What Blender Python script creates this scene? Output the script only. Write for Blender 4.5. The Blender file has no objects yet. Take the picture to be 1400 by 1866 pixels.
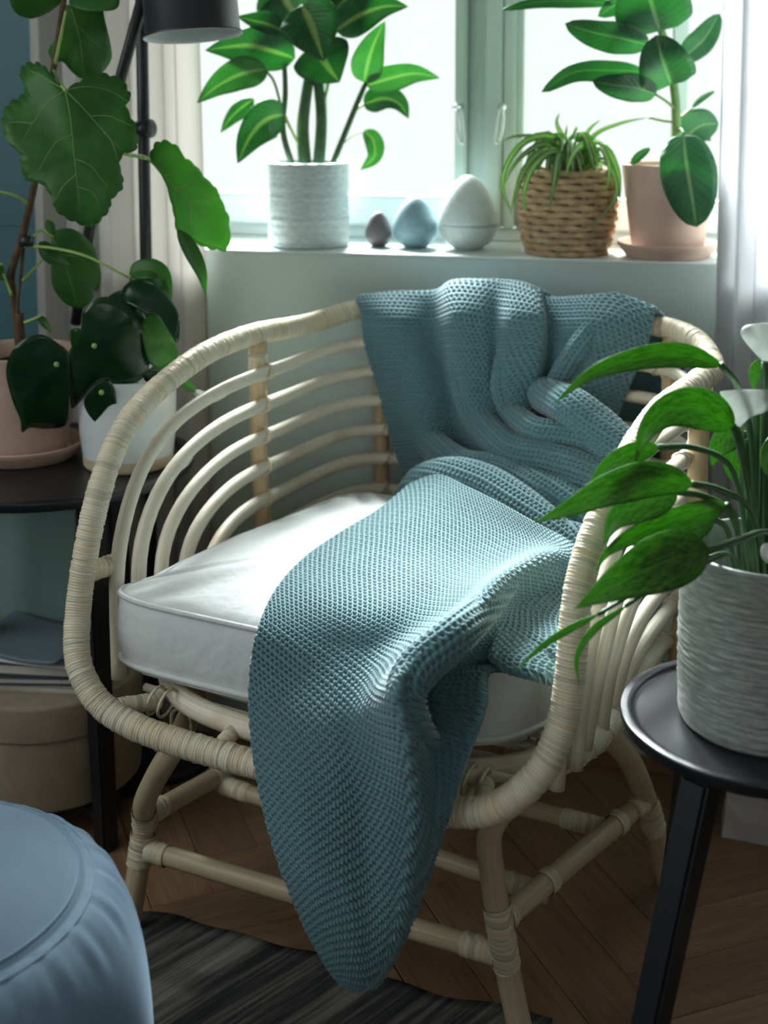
import bpy, bmesh, math, random
import numpy as np
from mathutils import Vector, Matrix
random.seed(7); rng = np.random.default_rng(7)
scn = bpy.context.scene
col = scn.collection

# ------------------------------------------------------------------ camera
CAM_H = 1.2; FPX = 2450.0; PITCH = math.radians(6.0)
YPP = 150.0 + FPX * math.tan(PITCH)              # row of the lens axis (shift lens)
cam_d = bpy.data.cameras.new('camera')
cam = bpy.data.objects.new('camera', cam_d); col.objects.link(cam)
cam.location = (0, 0, CAM_H); cam.rotation_euler = (math.pi/2 - PITCH, 0, 0)
cam_d.sensor_fit = 'VERTICAL'; cam_d.sensor_height = 36.0
cam_d.lens = FPX / 1866.0 * 36.0
cam_d.shift_y = -(933.0 - YPP) / 1866.0
cam_d.clip_start = 0.02
cam_d.dof.use_dof = True; cam_d.dof.focus_distance = 1.70; cam_d.dof.aperture_fstop = 3.6
scn.camera = cam
# ------------------------------------------------------------------ light
wd = bpy.data.worlds.new('overcast_sky'); scn.world = wd; wd.use_nodes = True
bg = wd.node_tree.nodes['Background']
bg.inputs[0].default_value = (0.94, 0.97, 0.965, 1); bg.inputs[1].default_value = 1.08
def light(name, kind, loc, rot, energy, color, **kw):
    d = bpy.data.lights.new(name, kind); d.energy = energy; d.color = color
    for k, v in kw.items(): setattr(d, k, v)
    o = bpy.data.objects.new(name, d); o.location = loc; o.rotation_euler = rot; col.objects.link(o); return o
# hazy daylight falling through the window from behind the chair
sun_dir = Vector((0.17, -0.76, -0.62)).normalized()
light('daylight', 'SUN', (0, 4, 4), sun_dir.to_track_quat('-Z', 'Y').to_euler(), 46.0, (0.93, 0.98, 1.0), angle=math.radians(32))
# daylight of the second window, in the left wall of the room
light('side_window_daylight', 'AREA', (-1.78, .95, 1.68), (0, math.radians(-90), 0), 14.5, (0.86, 0.97, 0.96), shape='RECTANGLE', size=1.35, size_y=1.9)
light('rear_fill_light', 'AREA', (0, -2.42, 1.55), (math.radians(90), 0, 0), 3.0, (0.90, 0.97, 0.98), shape='RECTANGLE', size=1.8, size_y=1.1)  # unseen fill lamp, added at the rear to brighten surfaces facing the camera
scn.view_settings.view_transform = 'Standard'; scn.view_settings.look = 'None'
scn.view_settings.exposure = 0.0; scn.view_settings.gamma = 1.0
scn.view_settings.use_curve_mapping = False
scn.cycles.use_denoising = True
scn.cycles.max_bounces = 8; scn.cycles.transparent_max_bounces = 16
scn.cycles.sample_clamp_indirect = 4.0

# ------------------------------------------------------------------ geometry of the view
COSP, SINP = math.cos(PITCH), math.sin(PITCH)
def ray(px, py):
    u = (px - 700) / FPX; v = -(py - YPP) / FPX
    return np.array([u, COSP + v * SINP, -SINP + v * COSP])
CO = np.array([0, 0, CAM_H])
def at_z(px, py, z): d = ray(px, py); return CO + d * ((z - CAM_H) / d[2])
def at_y(px, py, Y): d = ray(px, py); return CO + d * (Y / d[1])
# chair frame: r to the right, b to the back, origin under the front rail
PHI = math.radians(27.1282); R0 = -0.8009; B0 = 1.3209
UR = np.array([math.cos(PHI), -math.sin(PHI), 0]); UB = np.array([math.sin(PHI), math.cos(PHI), 0])
CHAIR_O = R0 * UR + B0 * UB
def to_loc(p): p = np.asarray(p, float); return np.stack([p @ UR - R0, p @ UB - B0, p[..., 2]], -1)
def to_wld(l): l = np.asarray(l, float); return (l[..., :1] + R0) * UR + (l[..., 1:2] + B0) * UB + l[..., 2:] * np.array([0, 0, 1.0])
def loc_z(px, py, z): return to_loc(at_z(px, py, z))
def loc_b(px, py, b):
    d = ray(px, py); t = (b + B0 - CO @ UB) / (d @ UB); return to_loc(CO + d * t)
# wall frame: w along the wall (to the right), d into the wall, z
WT = math.atan(0.22); WX = np.array([math.cos(WT), -math.sin(WT), 0]); WD = np.array([math.sin(WT), math.cos(WT), 0])
WALL_O = np.array([0, 2.35, 0.0])
def wall_at(px, py, d):            # point on the plane d behind the wall face
    r = ray(px, py); t = ((WALL_O + WD * d - CO) @ WD) / (r @ WD); return CO + r * t
def wl(w, d, z): return WALL_O + WX * w + WD * d + np.array([0, 0, z])
def w_of(px, d, py=300): return (wall_at(px, py, d) - WALL_O) @ WX
SILL = 0.899

# ------------------------------------------------------------------ mesh helpers
def mesh_obj(name, V, Fc, m, parent=None, origin=None, uv=None, smooth=True):
    V = np.asarray(V, dtype=np.float32).reshape(-1, 3)
    if origin is not None: V = V - np.asarray(origin, dtype=np.float32)
    me = bpy.data.meshes.new(name)
    Fa = Fc if isinstance(Fc, np.ndarray) else None
    if Fa is not None and Fa.ndim == 2:
        k = Fa.shape[1]; n = len(Fa)
        me.vertices.add(len(V)); me.vertices.foreach_set('co', V.ravel())
        me.loops.add(n * k); me.loops.foreach_set('vertex_index', Fa.astype(np.int32).ravel())
        me.polygons.add(n); me.polygons.foreach_set('loop_start', np.arange(0, n * k, k, dtype=np.int32))
        me.update(calc_edges=True)
    else:
        me.from_pydata(V.tolist(), [], [list(f) for f in Fc]); me.update()
    if uv is not None:
        lay = me.uv_layers.new(name='UVMap'); li = np.empty(len(me.loops), dtype=np.int32)
        me.loops.foreach_get('vertex_index', li)
        lay.data.foreach_set('uv', np.asarray(uv, dtype=np.float32)[li].ravel())
    me.polygons.foreach_set('use_smooth', np.full(len(me.polygons), smooth, dtype=bool))
    me.validate()
    if m is not None: me.materials.append(m)
    o = bpy.data.objects.new(name, me); col.objects.link(o)
    if parent is not None: o.parent = parent
    return o
def tag(o, label, cat, group=None, kind=None):
    o['label'] = label; o['category'] = cat
    if group: o['group'] = group
    if kind: o['kind'] = kind
    return o
def thing(name, label, cat, loc=(0, 0, 0), rotz=0, group=None):
    o = bpy.data.objects.new(name, None); col.objects.link(o)
    o.location = [float(x) for x in loc]; o.rotation_euler = (0, 0, rotz); o.empty_display_size = .05
    return tag(o, label, cat, group)
def struct(o): o['kind'] = 'structure'; return o
def crom(P, n=8, closed=False):
    P = np.asarray(P, float)
    if closed: Q = np.vstack([P[-1:], P, P[:2]])
    else: Q = np.vstack([2 * P[:1] - P[1:2], P, 2 * P[-1:] - P[-2:-1]])
    out = []; ts = np.arange(n) / n
    for i in range(1, len(Q) - 2):
        p0, p1, p2, p3 = Q[i-1:i+3]
        for t in ts: out.append(.5 * (2*p1 + (p2-p0)*t + (2*p0-5*p1+4*p2-p3)*t*t + (3*p1-p0-3*p2+p3)*t**3))
    if not closed: out.append(Q[-2])
    return np.array(out)
def resample(P, n, closed=False):
    P = np.asarray(P, float)
    if closed: P = np.vstack([P, P[:1]])
    L = np.r_[0, np.cumsum(np.linalg.norm(np.diff(P, axis=0), axis=1))]
    s = np.linspace(0, L[-1], n + 1)[:-1] if closed else np.linspace(0, L[-1], n)
    return np.stack([np.interp(s, L, P[:, k]) for k in range(P.shape[1])], 1), L[-1]
def frames(P, closed=False):
    T = (np.roll(P, -1, 0) - np.roll(P, 1, 0)) if closed else np.gradient(P, axis=0)
    T = T / np.maximum(np.linalg.norm(T, axis=1, keepdims=True), 1e-9)
    N = np.zeros_like(T); a = np.array([0, 0, 1.0]) if abs(T[0][2]) < .9 else np.array([1.0, 0, 0])
    n = a - T[0] * (a @ T[0]); N[0] = n / np.linalg.norm(n)
    for i in range(1, len(P)):
        n = N[i-1] - T[i] * (N[i-1] @ T[i]); N[i] = n / np.linalg.norm(n)
    return T, N, np.cross(T, N)
def tube(P, rad, sides=10, closed=False, cap=True):
    P = np.asarray(P, float); n = len(P); rad = np.broadcast_to(np.asarray(rad, float), (n,))
    T, N, B = frames(P, closed)
    a = np.arange(sides) / sides * 2 * math.pi
    V = P[:, None] + rad[:, None, None] * (np.cos(a)[None, :, None] * N[:, None] + np.sin(a)[None, :, None] * B[:, None])
    L = np.r_[0, np.cumsum(np.linalg.norm(np.diff(P, axis=0), axis=1))]
    uv = np.stack([np.repeat(L, sides), np.tile(a / (2*math.pi), n)], 1)
    V = V.reshape(-1, 3); m = n if closed else n - 1
    i = np.arange(m)[:, None] * sides; j = np.arange(sides)[None]; j2 = (j + 1) % sides
    i2 = (np.arange(m)[:, None] + 1) % n * sides
    Fq = np.stack([i + j, i + j2, i2 + j2, i2 + j], -1).reshape(-1, 4)
    if not closed and cap:
        V = np.vstack([V, P[:1], P[-1:]]); c0 = len(V) - 2; uv = np.vstack([uv, [[0, 0], [L[-1], 0]]])
        k = np.arange(sides); k2 = (k + 1) % sides
        Fq = np.vstack([Fq, np.stack([k2, k, np.full(sides, c0), np.full(sides, c0)], 1)[:, [0, 1, 2, 2]],
                        np.stack([(n-1)*sides + k, (n-1)*sides + k2, np.full(sides, c0 + 1), np.full(sides, c0 + 1)], 1)])
        F3 = [list(f) if f[2] != f[3] else list(f[:3]) for f in Fq.tolist()]
        return V, F3, uv
    return V, Fq, uv
def lathe(prof, n=48, jitter=None):
    prof = np.asarray(prof, float); a = np.arange(n) / n * 2 * math.pi; k = len(prof)
    V = np.stack([prof[:, 0][:, None] * np.cos(a), prof[:, 0][:, None] * np.sin(a), np.repeat(prof[:, 1][:, None], n, 1)], -1)
    L = np.r_[0, np.cumsum(np.linalg.norm(np.diff(prof, axis=0), axis=1))]
    uv = np.stack([np.tile(a / (2*math.pi), k), np.repeat(L, n)], 1)
    i = np.arange(k - 1)[:, None] * n; j = np.arange(n)[None]; j2 = (j + 1) % n
    Fq = np.stack([i + j, i + j2, i + n + j2, i + n + j], -1).reshape(-1, 4)
    return V.reshape(-1, 3), Fq, uv
def rounded(prof, r=0.003, n=4):
    """round the corners of a profile polyline"""
    P = [np.array(p, float) for p in prof]; out = [P[0]]
    for a, b, c in zip(P, P[1:], P[2:]):
        u = a - b; v = c - b; lu, lv = np.linalg.norm(u), np.linalg.norm(v); q = min(r, lu * .45, lv * .45)
        p0 = b + u / lu * q; p1 = b + v / lv * q
        for t in np.linspace(0, 1, n): out.append((1-t)**2 * p0 + 2*t*(1-t) * b + t*t * p1)
    out.append(P[-1]); return np.array(out)
def box(x0, x1, y0, y1, z0, z1, bev=0.003, seg=2):
    bm = bmesh.new(); bmesh.ops.create_cube(bm, size=1)
    for v in bm.verts: v.co = Vector(((x0+x1)/2 + v.co.x*(x1-x0), (y0+y1)/2 + v.co.y*(y1-y0), (z0+z1)/2 + v.co.z*(z1-z0)))
    if bev > 0: bmesh.ops.bevel(bm, geom=bm.edges[:], offset=min(bev, .45*min(x1-x0, y1-y0, z1-z0)), segments=seg, affect='EDGES')
    V = np.array([v.co[:] for v in bm.verts]); Fc = [[v.index for v in f.verts] for f in bm.faces]; bm.free(); return V, Fc
def wall_box(name, w0, w1, d0, d1, z0, z1, m, parent=None, bev=.003):
    V, Fc = box(w0, w1, d0, d1, z0, z1, bev); W = WALL_O + V[:, :1] * WX + V[:, 1:2] * WD + V[:, 2:] * np.array([0, 0, 1.0])
    return mesh_obj(name, W, Fc, m, parent, smooth=False)
def solid(o, t, off=-1):
    md = o.modifiers.new('thickness', 'SOLIDIFY'); md.thickness = t; md.offset = off; return o
def copy_tree(o, parent=None):
    c = o.copy(); col.objects.link(c)
    if parent is not None: c.parent = parent
    for ch in [x for x in o.children]: copy_tree(ch, c)
    return c

# ------------------------------------------------------------------ materials
class NT:
    def __init__(s, name):
        s.m = bpy.data.materials.new(name); s.m.use_nodes = True; s.t = s.m.node_tree; s.n = s.t.nodes; s.l = s.t.links
        s.b = s.n['Principled BSDF']; s.o = s.n['Material Output']
    def add(s, typ, **kw):
        x = s.n.new(typ)
        for k, v in kw.items():
            if k.startswith('i_'): x.inputs[int(k[2:])].default_value = v
            else: setattr(x, k, v)
        return x
    def link(s, a, b): s.l.new(a, b)
    def coord(s, kind='Object', scale=(1, 1, 1), rot=(0, 0, 0)):
        tc = s.add('ShaderNodeTexCoord'); mp = s.add('ShaderNodeMapping')
        mp.inputs['Scale'].default_value = scale; mp.inputs['Rotation'].default_value = rot
        s.link(tc.outputs[kind], mp.inputs[0]); return mp.outputs[0]
    def noise(s, vec, scale, detail=3, rough=.55):
        x = s.add('ShaderNodeTexNoise'); x.inputs['Scale'].default_value = scale; x.inputs['Detail'].default_value = detail
        x.inputs['Roughness'].default_value = rough
        if vec is not None: s.link(vec, x.inputs['Vector'])
        return x.outputs['Fac']
    def ramp(s, fac, stops):
        r = s.add('ShaderNodeValToRGB'); e = r.color_ramp.elements
        while len(e) < len(stops): e.new(.5)
        for k, (p, c) in enumerate(stops): e[k].position = p; e[k].color = (*c, 1)
        s.link(fac, r.inputs[0]); return r.outputs[0]
    def mix(s, fac, a, b):
        x = s.add('ShaderNodeMix', data_type='RGBA')
        for v, k in ((fac, 0), (a, 6), (b, 7)):
            if hasattr(v, 'is_linked'): s.link(v, x.inputs[k])
            else: x.inputs[k].default_value = v if k == 0 else (*v, 1)
        return x.outputs[2]
    def math(s, op, a, b=None):
        x = s.add('ShaderNodeMath', operation=op)
        for v, k in ((a, 0), (b, 1)):
            if v is None: continue
            if hasattr(v, 'is_linked'): s.link(v, x.inputs[k])
            else: x.inputs[k].default_value = v
        return x.outputs[0]
    def bump(s, h, strength=.3, dist=.002):
        x = s.add('ShaderNodeBump'); x.inputs['Strength'].default_value = strength; x.inputs['Distance'].default_value = dist
        s.link(h, x.inputs['Height']); s.link(x.outputs[0], s.b.inputs['Normal'])
    def base(s, c):
        if hasattr(c, 'is_linked'): s.link(c, s.b.inputs['Base Color'])
        else: s.b.inputs['Base Color'].default_value = (*c, 1)
    def set(s, rough=.6, spec=.5, **kw):
        s.b.inputs['Roughness'].default_value = rough; s.b.inputs['Specular IOR Level'].default_value = spec
        for k, v in kw.items(): s.b.inputs[k.replace('_', ' ')].default_value = v
        return s
def simple(name, c, rough=.6, spec=.4, var=.12, scale=12, bump=0, bscale=120, bdist=.001, **kw):
    t = NT(name); v = t.coord()
    n = t.noise(v, scale)
    t.base(t.ramp(n, [(.3, tuple(x * (1 - var) for x in c)), (.7, tuple(min(1, x * (1 + var)) for x in c))]))
    t.set(rough, spec, **kw)
    if bump: t.bump(t.noise(v, bscale, 2), bump, bdist)
    return t.m
def leaf_mat(name, dark, lightc, rib, rough=.38, trans=.35, tcol=None, lat=18, varieg=0, ribw=.035):
    t = NT(name); tc = t.add('ShaderNodeTexCoord'); sep = t.add('ShaderNodeSeparateXYZ'); t.link(tc.outputs['UV'], sep.inputs[0])
    du = t.math('ABSOLUTE', t.math('SUBTRACT', sep.outputs[0], .5))
    n = t.noise(t.coord('Object'), 28, 3)
    c = t.ramp(n, [(.35, dark), (.7, lightc)])
    ph = t.math('SUBTRACT', t.math('MULTIPLY', sep.outputs[1], float(lat)), t.math('MULTIPLY', du, lat * .55))
    s = t.math('SINE', t.math('MULTIPLY', ph, 6.2832))
    sv = t.ramp(s, [(.86, (0, 0, 0)), (1.0, (1, 1, 1))])
    if varieg:
        mp = t.coord('UV', scale=(9, 5, 1)); n2 = t.noise(mp, 2.2, 4, .7)
        c = t.mix(t.ramp(n2, [(.44, (0, 0, 0)), (.56, (varieg, varieg, varieg))]), c, rib)
    c = t.mix(t.math('MULTIPLY', sv, .16), c, rib)
    mid = t.ramp(du, [(ribw * .5, (1, 1, 1)), (ribw, (0, 0, 0))])
    c = t.mix(t.math('MULTIPLY', mid, .75), c, rib)
    t.base(c); t.set(rough, .45)
    t.bump(t.math('ADD', t.math('MULTIPLY', s, .35), t.math('MULTIPLY', mid, -1.2)), .45, .0012)
    tr = t.add('ShaderNodeBsdfTranslucent'); t.link(t.mix(.55, c, tcol or lightc), tr.inputs[0])
    mx = t.add('ShaderNodeMixShader'); mx.inputs[0].default_value = trans
    t.link(t.b.outputs[0], mx.inputs[1]); t.link(tr.outputs[0], mx.inputs[2]); t.link(mx.outputs[0], t.o.inputs[0])
    return t.m

M = {}
M['wall'] = simple('sage_wall_paint', (.45, .53, .495), .55, .3, .03, 3, .06, 60)
M['teal'] = simple('teal_wall_paint', (.048, .128, .148), .5, .3, .05, 3)
M['ceil'] = simple('ceiling_paint', (.5, .5, .48), .8, .2, .02, 3)
M['frame'] = simple('green_window_paint', (.46, .56, .51), .4, .4, .03, 5)
M['sillp_bloom'] = simple('white_green_sill_paint_rail_bloom', (.66, .72, .70), .35, .4, .03, 5)  # sill paint; on lower rails and glazing bar its white paints in window bloom
M['chrome'] = simple('brushed_metal', (.7, .72, .72), .25, .5, .05, 20, Metallic=1.0)
M['black'] = simple('black_lacquer', (.012, .013, .016), .33, .5, .1, 8)
M['blackm'] = simple('black_metal', (.014, .015, .018), .42, .5, .1, 8)
M['shade_in'] = simple('white_shade_lining', (.6, .62, .62), .5, .3, .02, 8)
M['terra'] = simple('pale_terracotta', (.52, .365, .295), .75, .25, .09, 16, .15, 150)
M['soil'] = simple('potting_soil', (.035, .022, .014), .95, .1, .5, 90, .9, 160, .006)
M['whitepot'] = simple('white_glazed_ceramic', (.66, .69, .70), .18, .5, .02, 6)
M['rawclay'] = simple('raw_clay_band', (.50, .40, .29), .8, .2, .08, 40)
M['stem'] = simple('green_stem', (.10, .20, .05), .5, .4, .25, 25)
M['petiole'] = simple('pale_green_petiole', (.30, .44, .12), .45, .4, .15, 25)
M['bark'] = simple('brown_bark', (.10, .065, .04), .8, .2, .4, 45, .5, 90)
M['darkstem'] = simple('dark_green_stem', (.04, .10, .035), .45, .4, .25, 25)
M['seagrass'] = simple('woven_seagrass', (.42, .29, .17), .8, .2, .3, 40, .5, 260, .001)
M['egg_brown'] = simple('taupe_stoneware', (.135, .12, .125), .45, .4, .12, 90)
M['egg_blue'] = simple('blue_grey_stoneware', (.22, .35, .40), .45, .4, .1, 90)
M['egg_white'] = simple('pale_celadon_stoneware', (.55, .62, .60), .4, .4, .07, 120)
M['beige'] = simple('beige_linen_box', (.34, .28, .21), .9, .15, .08, 30, .4, 900, .0006)
M['paper'] = simple('crumpled_paper', (.5, .48, .46), .85, .15, .1, 14)
M['book_dark'] = simple('dark_plum_cover', (.05, .04, .055), .5, .4, .1, 10)
M['book_blue'] = simple('navy_cover', (.03, .045, .08), .5, .4, .1, 10)
M['book_tan'] = simple('tan_cover', (.36, .29, .22), .6, .3, .1, 10)
M['pages'] = simple('page_edges', (.6, .58, .52), .8, .2, .05, 60)
M['slate'] = simple('slate_blue_paper', (.16, .20, .24), .6, .3, .06, 10)
M['mint'] = simple('mint_folder', (.20, .31, .28), .6, .3, .05, 6)
M['white_card'] = simple('white_card', (.62, .64, .66), .6, .3, .03, 6)
M['spathe'] = leaf_mat('white_spathe', (.62, .66, .64), (.78, .80, .80), (.62, .70, .60), .45, .3, (.8, .84, .8), 8)
M['fig'] = leaf_mat('fig_leaf', (.045, .15, .045), (.085, .23, .055), (.22, .33, .11), .40, .5, (.24, .60, .04), 0)
M['vein'] = simple('pale_leaf_vein', (.18, .30, .09), .5, .3, .1, 20)
M['pep'] = leaf_mat('glossy_dark_leaf', (.006, .028, .012), (.012, .05, .018), (.03, .08, .02), .2, .12, (.04, .16, .02), 0)
M['dief'] = leaf_mat('dumb_cane_leaf', (.018, .085, .040), (.04, .16, .06), (.46, .54, .19), .33, .45, (.11, .36, .09), 12, 0, .075)
M['diefp'] = leaf_mat('young_dumb_cane_leaf', (.05, .19, .06), (.10, .29, .09), (.48, .56, .24), .35, .5, (.17, .42, .13), 12, 0, .07)
M['ficus'] = leaf_mat('rubber_leaf', (.025, .10, .055), (.055, .17, .08), (.27, .40, .2), .4, .45, (.13, .42, .09), 10, 0, .04)
M['spider'] = leaf_mat('spider_leaf', (.06, .19, .04), (.12, .28, .07), (.55, .60, .36), .4, .45, (.24, .5, .1), 0, 0, .32)
M['lily'] = leaf_mat('peace_lily_leaf', (.022, .095, .020), (.05, .165, .032), (.15, .34, .06), .27, .42, (.17, .46, .04), 14, .85, .03)

def rattan(name, c, wrap):
    t = NT(name)
    tc = t.add('ShaderNodeTexCoord'); sep = t.add('ShaderNodeSeparateXYZ'); t.link(tc.outputs['UV'], sep.inputs[0])
    if wrap:                         # U counts the turns of the strip
        fl = t.math('FLOOR', sep.outputs[0]); wn = t.add('ShaderNodeTexWhiteNoise', noise_dimensions='1D'); t.link(fl, wn.inputs['W'])
        c0 = t.ramp(wn.outputs['Value'], [(0, tuple(x*.74 for x in c)), (.2, c), (.75, tuple(min(1, x*1.1) for x in c)), (1, (c[0]*.95, c[1]*.83, c[2]*.68))])
        big = t.noise(t.coord('Object'), 9, 2)
        c1 = t.mix(t.ramp(big, [(.52, (0, 0, 0)), (.75, (.5, .5, .5))]), c0, (c[0]*.8, c[1]*.66, c[2]*.48))
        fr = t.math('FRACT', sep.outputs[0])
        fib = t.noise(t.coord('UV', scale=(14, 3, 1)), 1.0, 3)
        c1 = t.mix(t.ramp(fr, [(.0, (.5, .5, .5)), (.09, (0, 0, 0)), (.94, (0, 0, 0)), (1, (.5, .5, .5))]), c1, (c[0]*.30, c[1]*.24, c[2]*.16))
        c1 = t.mix(t.math('MULTIPLY', fib, .25), c1, (c[0]*.55, c[1]*.5, c[2]*.4))
        t.base(c1); t.set(.48, .4)
        t.bump(fib, .15, .0006)
    else:
        st = t.noise(t.coord('UV', scale=(7, 30, 1)), 1.0, 4)
        nd = t.noise(t.coord('Object'), 11, 3)
        c0 = t.ramp(st, [(.3, tuple(x*.8 for x in c)), (.65, tuple(min(1, x*1.06) for x in c))])
        c1 = t.mix(t.ramp(nd, [(.55, (0, 0, 0)), (.72, (.55, .55, .55))]), c0, (c[0]*.72, c[1]*.55, c[2]*.38))
        t.base(c1); t.set(.42, .45); t.bump(st, .15, .0005)
    return t.m
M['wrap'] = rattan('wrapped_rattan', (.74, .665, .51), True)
M['rib'] = rattan('pale_peeled_rattan', (.78, .71, .57), False)
M['post'] = rattan('amber_rattan_pole', (.60, .44, .265), False)
M['leg'] = rattan('rattan_leg_pole', (.58, .46, .30), False)
def cotton():
    t = NT('white_cotton'); v = t.coord('Object')
    w = t.add('ShaderNodeTexWave', wave_type='BANDS', bands_direction='DIAGONAL'); w.inputs['Scale'].default_value = 320; t.link(v, w.inputs[0])
    t.base(t.ramp(t.noise(v, 7), [(.3, (.66, .67, .665)), (.7, (.72, .725, .72))])); t.set(.85, .2); t.bump(t.math('ADD', t.math('MULTIPLY', t.noise(v, 16, 3, .6), 6.0), t.math('MULTIPLY', w.outputs['Fac'], .12)), .5, .0022); return t.m
M['cotton'] = cotton()
def knit():
    t = NT('teal_knit_yarn'); v = t.coord('Object')
    f = t.noise(v, 900, 2); b = t.noise(v, 5, 2)
    c = t.ramp(f, [(.3, (.085, .180, .203)), (.7, (.137, .258, .283))])
    t.base(t.mix(t.math('MULTIPLY', b, .2), c, (.09, .18, .22))); t.set(.85, .2, Sheen_Weight=.8, Sheen_Roughness=.4); t.bump(f, .25, .0006); return t.m
M['knit'] = knit()
def velvet():
    t = NT('blue_velvet'); v = t.coord('Object')
    n = t.noise(v, 6, 3)
    t.base(t.ramp(n, [(.3, (.17, .26, .36)), (.7, (.22, .32, .43))])); t.set(.7, .25, Sheen_Weight=.7, Sheen_Roughness=.35)
    t.b.inputs['Sheen Tint'].default_value = (.6, .78, 1, 1); t.bump(t.noise(v, 500, 2), .1, .0005); return t.m
M['velvet'] = velvet()
def curtain_mat(name, c, tr):
    t = NT(name); v = t.coord('UV', scale=(1, 1, 1))
    w = t.noise(t.coord('UV', scale=(900, 60, 1)), 1, 2)
    t.base(t.ramp(w, [(.3, tuple(x*.93 for x in c)), (.7, c)])); t.set(.9, .1); t.bump(w, .1, .0005)
    tl = t.add('ShaderNodeBsdfTranslucent'); tl.inputs[0].default_value = (*c, 1)
    mx = t.add('ShaderNodeMixShader'); mx.inputs[0].default_value = tr
    t.link(t.b.outputs[0], mx.inputs[1]); t.link(tl.outputs[0], mx.inputs[2]); t.link(mx.outputs[0], t.o.inputs[0]); return t.m
M['curtain'] = curtain_mat('linen_curtain', (.58, .555, .53), .5)
M['sheer'] = curtain_mat('white_sheer_curtain', (.80, .80, .82), .5)
def glass():
    t = NT('window_glass'); g = t.add('ShaderNodeBsdfGlossy'); g.inputs['Roughness'].default_value = .02
    tr = t.add('ShaderNodeBsdfTransparent'); tr.inputs[0].default_value = (.98, 1, .99, 1)
    mx = t.add('ShaderNodeMixShader'); mx.inputs[0].default_value = .02
    t.link(tr.outputs[0], mx.inputs[1]); t.link(g.outputs[0], mx.inputs[2]); t.link(mx.outputs[0], t.o.inputs[0]); return t.m
M['glass'] = glass()
def oak(name, k):
    t = NT(name); v = t.coord('Object', scale=(3, 40, 40)); g = t.noise(v, 1.6, 5, .65)
    w = t.noise(t.coord('Object', scale=(9, 160, 10)), 1.0, 3)
    c = t.ramp(g, [(.25, (.115*k, .066*k, .036*k)), (.5, (.21*k, .125*k, .068*k)), (.75, (.27*k, .165*k, .092*k))])
    oi = t.add('ShaderNodeObjectInfo')
    c = t.mix(t.math('MULTIPLY', oi.outputs['Random'], .5), c, (.10*k, .058*k, .034*k))
    c = t.mix(t.ramp(w, [(.55, (0, 0, 0)), (.75, (.6, .6, .6))]), c, (.06*k, .035*k, .02*k))
    t.base(c); t.set(.45, .4); t.bump(w, .12, .0005); return t.m
M['oak'] = oak('oiled_oak', 1.45)
M['subfloor'] = simple('dark_subfloor', (.03, .02, .013), .9, .1)
M['skirt'] = oak('oak_skirting', 1.15)
def rug_mat():
    t = NT('striped_flatweave') 
    rv = t.coord('Object', rot=(0, 0, math.radians(22)))
    def scl(sc):
        mp = t.add('ShaderNodeMapping'); mp.inputs['Scale'].default_value = sc; t.link(rv, mp.inputs[0]); return mp.outputs[0]
    v = scl((55, 2.2, 1)); a = t.noise(v, 1.0, 4, .7); v2 = scl((11, .5, 1)); b = t.noise(v2, 1.0, 2)
    c = t.ramp(t.math('ADD', t.math('MULTIPLY', a, .6), t.math('MULTIPLY', b, .4)),
        [(.40, (.028, .030, .034)), (.47, (.06, .06, .06)), (.53, (.15, .14, .125)), (.60, (.26, .24, .21))])
    ch = t.add('ShaderNodeTexChecker'); ch.inputs['Scale'].default_value = 420; t.link(t.coord('Object'), ch.inputs[0])
    t.base(t.mix(t.math('MULTIPLY', ch.outputs['Fac'], .25), c, (.05, .05, .05))); t.set(.95, .1); t.bump(ch.outputs['Fac'], .35, .001); return t.m
M['rug'] = rug_mat()
def stoneware(name, c1, c2):
    t = NT(name); v = t.coord('UV', scale=(34, 230, 1)); n = t.noise(v, 1.0, 5, .7)
    t.base(t.ramp(n, [(.35, c1), (.62, c2)])); t.set(.42, .45); t.bump(n, .4, .0012); return t.m
M['pot_sill'] = stoneware('grey_green_glazed_pot', (.36, .43, .43), (.56, .62, .62))
M['pot_table'] = stoneware('mottled_grey_glazed_pot', (.20, .22, .21), (.33, .35, .335))

# ------------------------------------------------------------------ the room
FX0, FX1, FY0 = -1.75, 2.3, -2.4
fl = struct(mesh_obj('floor', [(FX0, FY0, -.012), (FX1, FY0, -.012), (FX1, 3.2, -.012), (FX0, 3.2, -.012)], [[0, 1, 2, 3]], M['subfloor'], smooth=False))
solid(fl, .05)
PW, PL, ALPHA = .095, .475, math.radians(21)
V, Fc = box(0, PL - .0012, 0, PW - .0012, -.012, 0, .0012, 1)
plank_me = None; n_pl = 0
ca, sa = math.cos(ALPHA), math.sin(ALPHA)
for i in range(-22, 30):
    for j in range(-8, 9):
        for h in (0, 1):
            # herringbone: step i along the diagonal, j across
            x = i * PW + j * PL; y = i * PW - j * PL
            bx, by, rot = x, y, (math.pi / 2 if h else 0)
            wx, wy = ca * bx - sa * by + .416, sa * bx + ca * by + 1.736
            cx = wx + (PL/2) * math.cos(ALPHA + rot); cy = wy + (PL/2) * math.sin(ALPHA + rot)
            if cy < 1.2 or cy > 2.95 - .22 * cx or abs(cx) > .95: continue
            if cy - PL > 2.35 - .22 * cx: continue
            if plank_me is None:
                o = mesh_obj('plank', V, Fc, M['oak'], fl, smooth=False); plank_me = o.data
            else:
                o = bpy.data.objects.new('plank', plank_me); col.objects.link(o); o.parent = fl
            o.location = (wx, wy, 0); o.rotation_euler = (0, 0, ALPHA + rot); n_pl += 1
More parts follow.
